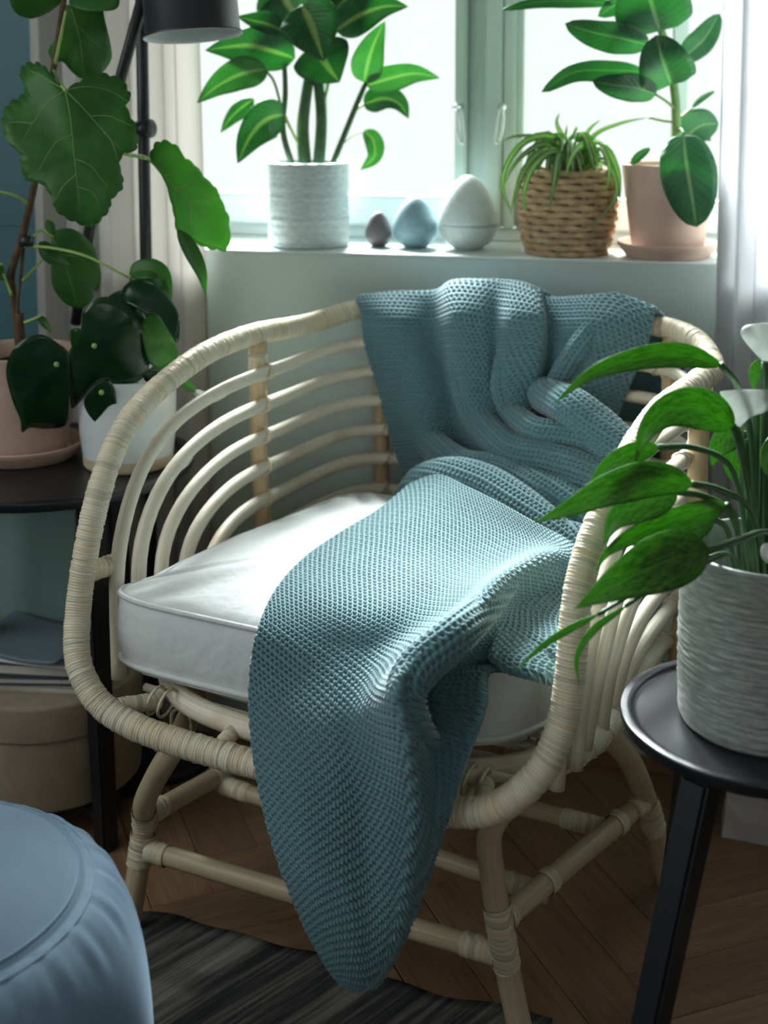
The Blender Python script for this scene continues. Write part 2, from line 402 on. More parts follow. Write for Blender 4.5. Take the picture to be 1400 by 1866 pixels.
# back wall with the window opening
WW0, WW1, WZ1, CEIL = -.60, 1.25, 2.25, 2.55
WLE = w_of(72, 0, 300)                    # where the sage paint ends and the teal panelling begins
wb = struct(wall_box('wall_back', WLE, 3.0, 0, .30, 0, SILL - .004, M['wall'], None, .001))
wall_box('wall_pier', WLE, WW0, 0, .30, SILL - .004, CEIL, M['wall'], wb, .001)
wall_box('wall_pier', WW1, 3.0, 0, .30, SILL - .004, CEIL, M['wall'], wb, .001)
wall_box('lintel', WW0, WW1, 0, .30, WZ1, CEIL, M['wall'], wb, .001)
wt = struct(wall_box('wall_left', -3.0, WLE, -.012, .30, 0, CEIL, M['teal'], None, .001))
wall_box('panel_rail', -3.0, WLE - .003, -.0155, -.010, SILL + .035, SILL + .05, M['teal'], wt, .002)
for (y0, y1, z0, z1) in ((FY0, 0.0, 0, CEIL), (1.9, 3.2, 0, CEIL), (0.0, 1.9, 0, 1.0), (0.0, 1.9, 2.35, CEIL)):
    struct(mesh_obj('wall_side', [(FX0, y0, z0), (FX0, y1, z0), (FX0, y1, z1), (FX0, y0, z1)], [[0, 1, 2, 3]], M['ceil'], smooth=False))
struct(mesh_obj('wall_right', [(FX1, FY0, 0), (FX1, 3.2, 0), (FX1, 3.2, CEIL), (FX1, FY0, CEIL)], [[0, 1, 2, 3]], M['ceil'], smooth=False))
REAR = []
for (x0, x1, z0, z1) in ((FX0, -.9, 0, CEIL), (.9, FX1, 0, CEIL), (-.9, .9, 2.1, CEIL), (-.9, .9, 0, 1.0)):
    REAR.append(struct(mesh_obj('wall_rear', [(x0, FY0, z0), (x1, FY0, z0), (x1, FY0, z1), (x0, FY0, z1)], [[0, 1, 2, 3]], M['ceil'], smooth=False)))
struct(mesh_obj('ceiling', [(FX0, FY0, CEIL), (FX1, FY0, CEIL), (FX1, 3.3, CEIL), (FX0, 3.3, CEIL)], [[0, 1, 2, 3]], M['ceil'], smooth=False))
struct(wall_box('baseboard_back', -.9, 2.0, -.014, 0, 0, .028, M['skirt'], None, .004))
sl = struct(wall_box('window_sill', WW0, WW1, 0.001, .30, SILL - .005, SILL, M['sillp_bloom'], None, .002))
# window
win = bpy.data.objects.new('window_1', None); col.objects.link(win); win['kind'] = 'structure'
DW = .21
wpx = lambda px: w_of(px, DW)
zt = WZ1
def wbar(name, p0, p1, d0, d1, z0, z1, m=None, bev=.004): return wall_box(name, wpx(p0), wpx(p1), d0, d1, z0, z1, m or M['frame'], win, bev)
wall_box('window_frame', WW0, WW1, .235, .30, SILL, SILL + .025, M['sillp_bloom'], win)  # whiter than the other frame sides: bloom put into the colour
wall_box('window_frame', WW0, WW1, .235, .30, WZ1 - .03, WZ1, M['frame'], win)
wall_box('window_frame', WW0, WW0 + .04, .235, .30, SILL + .025, WZ1 - .03, M['frame'], win)
wall_box('window_frame', WW1 - .04, WW1, .235, .30, SILL + .025, WZ1 - .03, M['frame'], win)
wbar('mullion', 849, 885, .225, .30, SILL + .025, zt - .03)
wbar('casement_stile', 829, 851, .205, .262, SILL + .025, zt - .03)
wbar('casement_stile', 883, 913, .200, .262, SILL + .025, zt - .03)
wbar('casement_stile', 913, 937, .215, .262, SILL + .025, zt - .03)
wbar('glazing_bead', 937, 950, .232, .262, SILL + .025, zt - .03, None, .002)
wbar('casement_stile', 1221, 1250, .215, .262, SILL + .025, zt - .03)
wbar('glazing_bar', 577, 589, .238, .258, SILL + .10, zt - .06, M['sillp_bloom'])  # whitish colour stands in for bloom around the bar
for (p0, p1) in ((None, 829), (950, 1221), (1250, None)):
    a = WW0 + .04 if p0 is None else wpx(p0); b = WW1 - .04 if p1 is None else wpx(p1)
    wall_box('casement_rail', a, b, .215, .262, SILL + .025, SILL + .085, M['sillp_bloom'], win, .005)  # lower rail painted white to imitate backlit bloom
    wall_box('casement_rail', a, b, .225, .262, WZ1 - .09, WZ1 - .03, M['frame'], win, .005)
    wall_box('pane', a, b, .246, .250, SILL + .085, WZ1 - .09, M['glass'], win, 0)
def hasp(px, py, flip):
    c = wall_at(px, py, .19); z = c[2]
    V, Fc, _ = tube(crom([c + WD*.012, c, c - WD*.012 + WX*.008*flip], 6), [.006]*13, 8); mesh_obj('latch_knob', V, Fc, M['chrome'], win)
    V, Fc, _ = tube(crom([c + WX*.004*flip, c + np.array([0, 0, -.03]) + WX*.006*flip, c + np.array([0, 0, -.06]), c + np.array([0, 0, -.066]) - WX*.008*flip, c + np.array([0, 0, -.035]) - WX*.006*flip, c], 6), .0028, 6); mesh_obj('latch_hook', V, Fc, M['chrome'], win)
hasp(838, 195, -1); hasp(912, 195, 1)

# ------------------------------------------------------------------ curtains
def curtain(name, label, pxs, d0, amp, nf, m, seed, gather=0, z0=.01):
    """cloth hung from a rail: pleats wander and soften on the way down"""
    r = np.random.default_rng(seed); w0, w1 = pxs; nu, nz = 150, 60
    u = np.linspace(0, 1, nu)[None]; z = np.linspace(2.35, z0, nz)[:, None]; k = (2.35 - z) / 2.35
    ph = r.uniform(0, 6.28, 4)
    pleat = np.sin(2*math.pi*nf*(u + .02*np.sin(3*k + ph[0])) + ph[1]) + .45*np.sin(2*math.pi*nf*1.9*u + ph[2] + 1.2*k) + .3*np.sin(2*math.pi*nf*.53*u + ph[3])
    d = d0 + amp * pleat * (.75 + .25*k)
    w = w0 + (w1 - w0) * u + gather * k * (u - .0) + .006*np.sin(2*math.pi*nf*u*2 + ph[2])
    P = WALL_O + w[..., None]*WX + d[..., None]*WD + (z + 0*u)[..., None]*np.array([0, 0, 1.0])
    uv = np.stack([np.broadcast_to(u, (nz, nu)), np.broadcast_to(k, (nz, nu))], -1).reshape(-1, 2)
    i = np.arange(nz-1)[:, None]*nu; j = np.arange(nu-1)[None]
    Fq = np.stack([i+j, i+nu+j, i+nu+j+1, i+j+1], -1).reshape(-1, 4)
    o = mesh_obj(name, P.reshape(-1, 3), Fq, m, None, uv=uv); solid(o, .0012, 0)
    return tag(o, label, 'curtain')
curtain('linen_curtain', 'greige linen curtain hanging behind the black floor lamp', (w_of(66, -.05, 300), w_of(352, -.05, 300)), -.055, .014, 5, M['curtain'], 3, .035)
curtain('sheer_curtain', 'white sheer curtain at the right edge beside the rubber plant', (w_of(1306, -.05, 300), w_of(1306, -.05, 300) + .42), -.055, .012, 7, M['sheer'], 8, -.012)

# ------------------------------------------------------------------ the rattan armchair (local frame r, b, z)
chair = thing('rattan_armchair', 'round-backed rattan armchair with wrapped rim standing by the window', 'armchair', CHAIR_O, -PHI)
RC = np.array([(0, -.0103, .378), (.2177, -.0206, .3908), (.3012, -.0178, .4342), (.3358, .0146, .5077), (.3375, .0623, .6501),
               (.3481, .1498, .7347), (.3525, .2984, .7844), (.3631, .4657, .7952), (.3453, .6229, .7911), (.2532, .7368, .8147), (0, .7443, .8273)])
ring_ctrl = np.vstack([RC, RC[-2:0:-1] * [-1, 1, 1]])
ring = crom(ring_ctrl, 14, True)
def wrapped(P, rad, pitch=.0042, sides=14, closed=False, name='rim', parent=None, m=None, per=5, amp=.05):
    """a pole wound with rattan strip: each turn is a low ridge"""
    P0, L = resample(P, 400, closed); turns = max(3, int(L / pitch)); n = turns * per
    P1, _ = resample(P0, n, closed) if closed else resample(P0, n + 1)
    k = len(P1); T, N, B = frames(P1, closed)
    rad0 = np.broadcast_to(np.asarray(rad, float), (k,)) if np.ndim(rad) == 0 else np.interp(np.linspace(0, 1, k), np.linspace(0, 1, len(rad)), rad)
    a = np.arange(sides) / sides
    ph = np.arange(k)[:, None] / per + a[None] * (1.0 if closed or True else 0)
    idx = np.floor(ph).astype(int); fr = ph - idx
    jit = rng.normal(0, .016, turns + 4); jit[rng.random(turns + 4) < .06] -= .05
    r = rad0[:, None] * (1 + amp * (np.sin(math.pi * fr) ** .6 - .6) + jit[idx % (turns if closed else turns + 4)])
    r = r * (1 + .015 * rng.normal(size=r.shape))
    ang = a * 2 * math.pi
    Vv = P1[:, None] + r[..., None] * (np.cos(ang)[None, :, None]*N[:, None] + np.sin(ang)[None, :, None]*B[:, None])
    uv = np.stack([ph, np.broadcast_to(a, ph.shape)], -1).reshape(-1, 2)
    mm = k if closed else k - 1
    i = np.arange(mm)[:, None]*sides; j = np.arange(sides)[None]; j2 = (j+1) % sides; i2 = ((np.arange(mm)[:, None]+1) % k)*sides
    Fq = np.stack([i+j, i+j2, i2+j2, i2+j], -1).reshape(-1, 4)
    return mesh_obj(name, Vv.reshape(-1, 3), Fq, m or M['wrap'], parent, uv=uv)
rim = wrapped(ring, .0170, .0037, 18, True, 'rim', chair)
rim['label'] = 'thick rim wound with cream rattan strip'
# footprint of the bowl by angle: follow the ring in plan
half = crom(RC, 14)
side_r = lambda b: np.interp(b, half[30:, 1], half[30:, 0])
bowl_c = np.array([0, .36])
fp = half[50:]                                   # from the arm round to the back
FP_ang = np.arctan2(fp[:, 0], fp[:, 1] - bowl_c[1]); FP_rad = np.hypot(fp[:, 0], fp[:, 1] - bowl_c[1])
o_ = np.argsort(FP_ang); FP_ang, FP_rad = FP_ang[o_], FP_rad[o_]
def sstep(x): x = np.clip(x, 0, 1); return x*x*(3-2*x)
def bowl(ang, z, d=0.0):
    """point of the basket wall at plan angle (0 = back), height z, d inside it"""
    rad = np.interp(np.abs(ang), FP_ang, FP_rad) * (.975 - .055 * sstep((.56 - z) / .17)) - d
    return np.stack([np.sin(ang) * rad, bowl_c[1] + np.cos(ang) * rad, z + 0*ang], -1)
AMAX = FP_ang.max()
# seat frame
tt = np.linspace(0, 2*math.pi, 96, endpoint=False)
def sup(t, a, b, n): c, s = np.cos(t), np.sin(t); return np.sign(c)*np.abs(c)**(2/n)*a, np.sign(s)*np.abs(s)**(2/n)*b
sx, sy = sup(tt, .305, .315, 3.2)
seat_c = np.stack([sx * (1 - .10*sstep((sy - .05)/.3)), sy + .345, np.full_like(sx, .397)], 1)
V, Fc, uv = tube(seat_c, .0150, 12, True); mesh_obj('seat_frame', V, Fc, M['rib'], chair, uv=uv)
# second rail of the frame below, wrapped where the basket wall ends
# woven seat under the cushion
sg = [];
V, Fc = [], []
for k, b in enumerate(np.linspace(.06, .62, 15)):
    w = np.interp(b, [0.03, .1, .45, .62, .66], [.24, .295, .285, .22, .1])
    V_, F_, uv_ = tube(np.array([(-w, b, .40), (0, b, .392), (w, b, .40)]), .006, 6); mesh_obj('seat_slat', V_, F_, M['rib'], chair, uv=uv_)
# ribs: nested horseshoes on the basket wall
RIBS = []
for k in range(1, 8):
    bk, zk, Lk, zb = -.010 + .054*k, .7865 - .0520*k, .39 - .03*k, .400
    pts = []
    ang = np.linspace(-2.95, 2.95, 400); r_ = np.interp(np.abs(ang), FP_ang, FP_rad)
    b_ = bowl_c[1] + np.cos(ang) * r_
    x = np.clip((b_ - bk) / Lk, 0, 1); n_ = 2.8
    z_ = zb + (zk - zb) * (1 - (1 - x)**n_)**(1/n_)
    # a gentle rise towards the back like the rim
    z_ = z_ + .022 * sstep((b_ - .55) / .2)
    ok = (b_ >= bk - .0005) & (np.abs(ang) < AMAX + .35)
    P = bowl(ang[ok], z_[ok], .012)
    # ends run down into the seat frame
    e0, e1 = P[0], P[-1]
    P = np.vstack([[(e0[0]*.985, e0[1]-.004, .40)], P, [(e1[0]*.985, e1[1]-.004, .40)]])
    P, _ = resample(P, 90)
    for _i in range(3): P[1:-1] = .25*P[:-2] + .5*P[1:-1] + .25*P[2:]
    V, Fc, uv = tube(P, .0102 + rng.normal(0, .0004), 10); mesh_obj('rib', V, Fc, M['rib'], chair, uv=uv); RIBS.append(P)
# posts
def ring_z(ang):
    p = ring; aa = np.arctan2(p[:, 0], p[:, 1] - bowl_c[1]); up = p[:, 2] > .7; i = np.argmin(np.abs(aa - ang) + (~up)*9); return p[i]
def strip(P, rad, name, parent, turns=None, pitch=.0068, m=None): return wrapped(P, rad*.985, pitch, 12, False, name, parent, m, 5, .06)
POST_A = []
for (r_, b_) in ((-.345, .49), (-.235, .70), (0.0, .735), (.235, .70), (.345, .49)):
    ang = math.atan2(r_, b_ - bowl_c[1]); top = ring_z(ang); POST_A.append(ang)
    zs = np.array([.385, .43, .50, .60, .70, top[2] - .004]); P = np.array([bowl(np.array(ang), np.array(z), -.006) for z in zs]); P[-1] = top
    P[-1, 2] -= .012
    P = crom(P, 8)
    V, Fc, uv = tube(P, .0142, 12); post = mesh_obj('back_post', V, Fc, M['post'], chair, uv=uv)
    strip(P[-6:-2], .0160, 'binding', post)
    for Rb in RIBS:                              # ties where ribs cross the post
        aa = np.arctan2(Rb[:, 0], Rb[:, 1] - bowl_c[1]); inside = np.argmin(np.abs(aa - ang))
        c = Rb[inside]
        if abs(aa[inside] - ang) > .08 or c[2] < .42: continue
        t = Rb[min(inside+1, len(Rb)-1)] - Rb[max(inside-1, 0)]; t /= np.linalg.norm(t)
        out = np.array([math.sin(ang), math.cos(ang), 0]); up = np.array([0, 0, 1.0])
        lp = []
        for q in np.linspace(0, 2*math.pi, 24, endpoint=False):     # a strip crossing over rib and post
            lp.append(c + out*(.007 - .0215*math.cos(q)*1.0) * (1 if math.cos(q) > 0 else .55) * 1.0 + up*.0118*math.sin(q) + t*.010*math.sin(q))
        V, Fc, uv = tube(np.array(lp), .0022, 6, True); mesh_obj('rib_tie', V, Fc, M['wrap'], post, uv=uv*[200, 1])
        lp2 = [c + up*.0108*math.sin(q) + out*.0108*math.cos(q) + t*.011 for q in np.linspace(0, 2*math.pi, 18, endpoint=False)]
        V, Fc, uv = tube(np.array(lp2), .0024, 6, True); mesh_obj('rib_tie', V, Fc, M['wrap'], post, uv=uv*[200, 1])
# wrapped frame at the foot of the basket wall, both sides, with crossed lashing
for s in (-1, 1):
    ks = [i for i in range(96) if seat_c[i, 0]*s > .2 and .14 < seat_c[i, 1] < .62]
    P = seat_c[ks]; P = P[np.argsort(P[:, 1])] + np.array([.006*s, 0, -.004])
    V, Fc, uv = tube(crom(P, 3), .0205, 14); fr = mesh_obj('side_rail', V, Fc, M['rib'], chair, uv=uv)
    Pr, L = resample(P, 200)
    for k in range(10):
        i0 = int(8 + k*18); i1 = min(i0 + 17, 199)
        for sg in (1, -1):
            lp = []
            for q in np.linspace(-.45*math.pi, .75*math.pi, 12):
                f = (q + .45*math.pi) / (1.2*math.pi); i = int(i0 + (i1 - i0)*(f if sg > 0 else 1 - f))
                lp.append(Pr[i] + .0209*np.array([s*math.cos(q), 0, math.sin(q)]))
            V, Fc, uv = tube(np.array(lp), .0016, 5); mesh_obj('lashing', V, Fc, M['wrap'], fr, uv=uv*[200, 1])
# arched leg pairs
def lz(px, py, z): return loc_z(px, py, z)
LEGS = {
 -1: [(-.338, .105, .0), (-.332, .122, .08), (-.328, .135, .15), tuple(lz(264, 1462, .20)), tuple(lz(285, 1415, .262)), tuple(lz(322, 1352, .335)), (-.262, .225, .362), (-.262, .33, .364), (-.268, .43, .34), (-.278, .485, .26), (-.285, .51, .15), (-.295, .545, 0)],
  1: [(.247, .145, .0), tuple(lz(928, 1780, .085)), tuple(lz(912, 1690, .16)), tuple(lz(897, 1590, .23)), tuple(lz(895, 1510, .29)), (.232, .155, .335), (.243, .21, .362), (.262, .33, .366), tuple(lz(1105, 1335, .345)), tuple(lz(1150, 1390, .265)), tuple(lz(1180, 1465, .17)), tuple(lz(1202, 1550, .07)), tuple(lz(1217, 1610, .0))]}
LEGP = {}
for s, pts in LEGS.items():
    P = crom(np.array(pts), 10); P[0, 2] = P[-1, 2] = 0; P[:, 2] = np.maximum(P[:, 2], 0); LEGP[s] = P
    V, Fc, uv = tube(P, .0158, 14); lg = mesh_obj('leg_arch', V, Fc, M['leg'], chair, uv=uv)
    # lashings to the seat frame on top of the arch
    hi = [i for i in range(len(P)) if P[i, 2] > .335]
    for i in hi[::4]:
        c = P[i]; lp = [c + np.array([.0185*math.cos(q)*1.0, .006*math.sin(q*.5), .0185*math.sin(q) + (.016 if math.sin(q) > .2 else 0)]) for q in np.linspace(0, 2*math.pi, 20, endpoint=False)]
        V, Fc, uv = tube(np.array(lp), .0024, 6, True); mesh_obj('lashing', V, Fc, M['wrap'], lg, uv=uv*[200, 1])
    # cane joints
    for f in (.13, .87):
        c = P[int(f*len(P))]; lp = [c + .0160*np.array([math.cos(q), math.sin(q), 0]) for q in np.linspace(0, 2*math.pi, 20, endpoint=False)]
        V, Fc, uv = tube(np.array(lp), .0013, 5, True); mesh_obj('cane_node', V, Fc, M['post'], lg, uv=uv)
def legpt(s, z, back):
    P = LEGP[s]; h = len(P)//2; rngi = range(h, len(P)) if back else range(0, h)
    i = min(rngi, key=lambda i: abs(P[i, 2] - z)); return P[i]
def pole(name, a, b, r, bind=(.06, .06), bow=0, extra=()):
    a, b = np.array(a, float), np.array(b, float); mid = (a+b)/2 + np.array([0, 0, bow])
    P = crom([a, mid, b], 12); V, Fc, uv = tube(P, r, 12); o = mesh_obj(name, V, Fc, M['leg'], chair, uv=uv)
    L = np.linalg.norm(b - a); d = (b - a)/L
    if bind[0]: strip(np.array([a + d*.012, a + d*(.012+bind[0])]), r*1.13, 'binding', o)
    if bind[1]: strip(np.array([b - d*.012, b - d*(.012+bind[1])]), r*1.13, 'binding', o)
    for f in extra: strip(np.array([a + (b-a)*f - d*.012, a + (b-a)*f + d*.012]), r*1.14, 'binding', o)
    return o
zst = .155
stL = pole('side_stretcher', legpt(-1, .165, False), legpt(-1, .135, True), .0140, (.03, .05), 0, (.42,))
stR = pole('side_stretcher', legpt(1, .165, False), legpt(1, .175, True), .0145, (.012, .03), 0)
pole('front_stretcher', legpt(-1, .12, False), legpt(1, .115, False), .0138, (.032, .045))
def pt_on(a, b, f): return np.array(a)*(1-f) + np.array(b)*f
aL, bL = legpt(-1, .165, False), legpt(-1, .135, True); aR, bR = legpt(1, .165, False), legpt(1, .175, True)
pole('cross_stretcher', pt_on(aL, bL, .42) + [0, 0, -.012], pt_on(aR, bR, .30) + [0, 0, -.018], .0125, (.05, .06))
pole('cross_stretcher', pt_on(aL, bL, .86) + [0, 0, -.012], pt_on(aR, bR, .78) + [0, 0, -.012], .0125, (.05, .07))
for f, P2 in ((.30, (aR, bR)), (.78, (aR, bR))):
    c = pt_on(*P2, f); d = (P2[1]-P2[0]); d /= np.linalg.norm(d)
    strip(np.array([c - d*.008, c + d*.008]), .0168, 'binding', stR, None, .006)
# joints on the legs
for s in (-1, 1):
    for back, z in ((False, .12), (False, .165), (True, .15)):
        c = legpt(s, z, back); P = LEGP[s]; i = int(np.argmin(np.linalg.norm(P - c, axis=1))); seg = P[max(i-3, 0):i+4]
        strip(seg, .0182, 'binding', chair)
# short wrapped struts from the rim to the basket and to the seat frame
def strut(a, b, r=.0125): return strip(np.array([a, (np.array(a)+np.array(b))/2, b]), r, 'rim_strut', chair)
for s in (-1, 1):
    strut((s*.339, .034, .552), (s*.326, .086, .552), .0140)
    strut((s*.255, -.012, .405), (s*.232, .045, .394), .0115)
strut((.10, -.012, .382), (.10, .03, .394), .011); strut((-.10, -.012, .382), (-.10, .03, .394), .011)
for s in (-1, 1):
    for dx in (0, .018):
        c = np.array([s*(.232 - dx), .040, .397]); lp = [c + .0185*np.array([.25*math.sin(q), math.cos(q), math.sin(q)]) for q in np.linspace(0, 2*math.pi, 20, endpoint=False)]
        V, Fc, uv = tube(np.array(lp), .0022, 6, True); mesh_obj('lashing', V, Fc, M['wrap'], chair, uv=uv*[200, 1])

# ------------------------------------------------------------------ seat cushion
cush = thing('seat_cushion', 'thick white cotton box cushion with piped edges on the rattan armchair', 'cushion', to_wld([0, .31, .413]), -PHI)
CZ0, CZ1 = .413, .525
def cush_outline(n=160, grow=0.0):
    t = np.linspace(0, 2*math.pi, n, endpoint=False)
    x, y = sup(t, 1, 1, 9.0); x2, y2 = sup(t, 1, 1, 4.0); y = np.where(x > 0, y2, y); x = np.where(x > 0, x2, x)
    b = .31 + y*(.275 + grow)
    hw = np.where(x > 0, .282, .288 + .034*(1 - sstep((b - .05)/.07))) + grow - .045*sstep((b - .2)/.35)
    # back corners rounder
    hw = hw * (1 - .0*y); return x*hw, b
NA = 160
rings = []
xo, yo = cush_outline(NA)
def ring_at(f, z): return np.stack([xo*f, .31 + (yo-.31)*f, np.broadcast_to(z, xo.shape)], 1)
wav = lambda k, a: a*np.sin(k*np.linspace(0, 2*math.pi, NA, endpoint=False) + k)
prof = []
for f in (0.0, .2, .4, .6, .75, .87, .95): prof.append(ring_at(f, CZ0 + .002 + .010*f**8))
prof.append(ring_at(.985, CZ0 + .014)); prof.append(ring_at(1.0, CZ0 + .026))
for q in (.25, .5, .75): prof.append(ring_at(1.0 + .016*math.sin(math.pi*q), CZ0 + .026 + (CZ1 - CZ0 - .03)*q + wav(5, .002)))
prof.append(ring_at(1.0, CZ1)); 
for f in (.975, .94, .88, .78, .66, .52, .38, .24, .12, 0.0):
    crown = .030*(1 - f**3.0)
    a_ = np.linspace(0, 2*math.pi, NA, endpoint=False)
    puck = .0075*np.sin(9*a_ + 3*f)*np.sin(math.pi*f)**1*np.exp(-((f-.85)/.16)**2) + .0025*np.sin(17*a_+5*f)*np.exp(-((f-.92)/.09)**2)
    prof.append(ring_at(f, CZ1 + .004 + crown) + np.stack([0*a_, 0*a_, puck], 1))
Vc = np.vstack(prof); K = len(prof); i = np.arange(K-1)[:, None]*NA; j = np.arange(NA)[None]; j2 = (j+1) % NA
Fq = np.stack([i+j, i+j2, i+NA+j2, i+NA+j], -1).reshape(-1, 4)
CO_ = np.array([0, .31, .413])
mesh_obj('cushion_body', Vc, Fq, M['cotton'], cush, origin=CO_)
for z in (CZ1 + .001, CZ0 + .024):
    P = np.stack([xo*1.004, .31 + (yo-.31)*1.004, np.full_like(xo, z)], 1)
    V, Fc, uv = tube(P, .0036, 8, True); mesh_obj('piping', V, Fc, M['cotton'], cush, origin=CO_)
def cush_top(r, b): return CZ1 + .02

# ------------------------------------------------------------------ the knitted throw
SW, RP = .0086, .0066           # stitch width and row pitch
def knit_h(s, t):
    """height of the yarn above the sheet: wavy rows bulging towards each other by turns"""
    u = s / SW; v = t / RP; best = np.full(u.shape, -1.0)
    c = np.cos(2*math.pi*u); base = np.floor(v)
    for k in (-1, 0, 1, 2):
        j = base + k; ctr = j + c*np.where(j % 2 == 0, .30, -.10)
        d = np.abs(v - ctr) / .52; best = np.maximum(best, np.sqrt(np.clip(1 - d*d, 0, 1)))
    return best*(.88 + .12*np.cos(4*math.pi*u))
TV, TF, TN = [], [], 0
def bicubic(G, nu, nv):
    """Catmull-Rom surface through a grid of points (rows, cols, 3)"""
    def along(A, n):
        A = np.concatenate([2*A[:1] - A[1:2], A, 2*A[-1:] - A[-2:-1]], 0); m = A.shape[0] - 3
        x = np.linspace(0, m, n); i = np.minimum(x.astype(int), m - 1); t = (x - i).reshape((-1,) + (1,)*(A.ndim-1))
        p0, p1, p2, p3 = A[i], A[i+1], A[i+2], A[i+3]
        return .5*(2*p1 + (p2-p0)*t + (2*p0-5*p1+4*p2-p3)*t*t + (3*p1-p0-3*p2+p3)*t**3)
    A = along(G, nv); return np.swapaxes(along(np.swapaxes(A, 0, 1), nu), 0, 1)
def smooth_grid(G, it=1):
    for _ in range(it):
        H_ = G.copy(); H_[1:-1] = .25*G[:-2] + .5*G[1:-1] + .25*G[2:]; G = H_.copy()
    return G
def blur(A, axis, frac):
    A = np.moveaxis(A, axis, 0); n = A.shape[0]; w = max(1, int(n*frac/2))
    for _ in range(3):
        P = np.concatenate([2*A[:1] - A[1:w+1][::-1], A, 2*A[-1:] - A[-w-1:-1][::-1]], 0); c = np.concatenate([np.zeros((1,) + A.shape[1:]), np.cumsum(P, 0)], 0)
        A = (c[2*w+1:] - c[:-2*w-1]) / (2*w+1)
    return np.moveaxis(A, 0, axis)
def sheet(G, flip=False, amp=.0054, step=(.0014, .0011), ref=0, thick=.005, even=(.5, .2), off=(0, 0)):
    """add one knitted piece of the throw; G in the chair frame"""
    global TN
    G = np.asarray(G, float)
    S0 = bicubic(G, 60, 90)
    lu = np.linalg.norm(np.diff(S0, axis=1), axis=2).sum(1).max(); lv = np.linalg.norm(np.diff(S0, axis=0), axis=2).sum(0).max()
    nu, nv = int(lu / step[0]), int(lv / step[1])
    S = bicubic(G, nu, nv)
    du = np.gradient(S, axis=1); dv = np.gradient(S, axis=0)
    N = np.cross(du, dv); N /= np.maximum(np.linalg.norm(N, axis=2, keepdims=True), 1e-9)
    if flip: N = -N
    su = np.concatenate([np.zeros((nv, 1)), np.cumsum(np.linalg.norm(np.diff(S, axis=1), axis=2), 1)], 1)
    sv = np.concatenate([np.zeros((1, nu)), np.cumsum(np.linalg.norm(np.diff(S, axis=0), axis=2), 0)], 0)
    c = int(ref * (nu - 1)); su = su - su[:, c:c+1]; r_ = int(.5*(nv-1))
    # even out the stitch spacing so rows and columns stay continuous across the folds
    sv = blur(sv, 1, even[0]); su = blur(su, 0, even[1])
    h = knit_h(su + off[0], sv + off[1]); 
    e = np.minimum(np.minimum(np.arange(nu)[None]*step[0], (nu-1-np.arange(nu))[None]*step[0]), np.minimum(np.arange(nv)[:, None]*step[1], (nv-1-np.arange(nv))[:, None]*step[1]))
    edge = np.sqrt(np.clip(1 - (1 - np.clip(e/.006, 0, 1))**2, 0, 1))
    top = S + N*((h*amp)*(.35 + .65*edge) - thick*(1-edge))[..., None]
    bot = (S - N*thick)[::4, ::4]
    i = np.arange(nv-1)[:, None]*nu; j = np.arange(nu-1)[None]
    Fq = np.stack([i+j, i+nu+j, i+nu+j+1, i+j+1], -1).reshape(-1, 4)
    TV.append(top.reshape(-1, 3)); TF.append(Fq + TN); TN += nu*nv
    b0, b1 = bot.shape[:2]; i = np.arange(b0-1)[:, None]*b1; j = np.arange(b1-1)[None]
    Fq = np.stack([i+j, i+j+1, i+b1+j+1, i+b1+j], -1).reshape(-1, 4)
    TV.append(bot.reshape(-1, 3)); TF.append(Fq + TN); TN += b0*b1
def on_bowl(px, py, d):
    """where the sight line meets the inside of the basket wall moved in by d"""
    dr = ray(px, py); ts = np.linspace(1.25, 2.75, 1500); p = to_loc(CO + ts[:, None]*dr)
    rr = np.hypot(p[:, 0], p[:, 1] - bowl_c[1]); an = np.arctan2(p[:, 0], p[:, 1] - bowl_c[1])
    lim = np.interp(np.abs(an), FP_ang, FP_rad) * (.975 - .055*sstep((.56 - p[:, 2])/.17)) - d
    k = np.where((rr > lim) & (p[:, 1] > bowl_c[1] - .05) & (rr < 1))[0]
    k = [q for q in k if rr[q-1] <= lim[q-1]]
    return p[k[-1]] if len(k) else p[np.argmin(np.abs(rr - lim) + (p[:, 1] < .3))]
# --- piece over the back: hangs down outside, over the rim, down the inside in folds
cols_d = [.024, .062, .028, .068, .058, .042, .068, .060, .030, .056, .050, .028]
rows_px = [
 [657, 722, 790, 830, 872, 905, 938, 983, 1003, 1085, 1135, 1188],
 [662, 735, 800, 832, 875, 905, 930, 984, 1000, 1065, 1118, 1172],
 [680, 757, 814, 843, 882, 906, 922, 976, 992, 1040, 1090, 1145],
 [702, 768, 832, 868, 903, 926, 940, 962, 985, 1030, 1075, 1125],
 [722, 788, 852, 892, 932, 962, 990, 1018, 1045, 1072, 1100, 1130],
 [742, 802, 862, 905, 950, 985, 1015, 1045, 1070, 1092, 1112, 1132]]
rows_py = [
 [575, 578, 580, 568, 570, 572, 572, 575, 588, 582, 585, 605],
 [625, 625, 625, 622, 625, 628, 622, 622, 640, 632, 640, 655],
 [688, 684, 690, 690, 690, 694, 690, 680, 698, 690, 705, 715],
 [765, 760, 768, 768, 768, 768, 755, 740, 752, 755, 765, 775],
 [835, 826, 825, 815, 815, 815, 810, 805, 815, 815, 820, 830],
 [884, 878, 880, 868, 868, 868, 868, 868, 872, 875, 880, 888]]
dmul = [1.0, 1.0, 1.0, 1.05, 1.2, 1.5]
Gb = np.array([[on_bowl(rows_px[r][c], rows_py[r][c], cols_d[c]*dmul[r]) for c in range(12)] for r in range(6)])
crest_px = [655, 718, 795, 829, 880, 915, 950, 984, 1004, 1075, 1130, 1200]
crest_py = [541, 537, 536, 515, 513, 514, 518, 531, 546, 543, 540, 566]
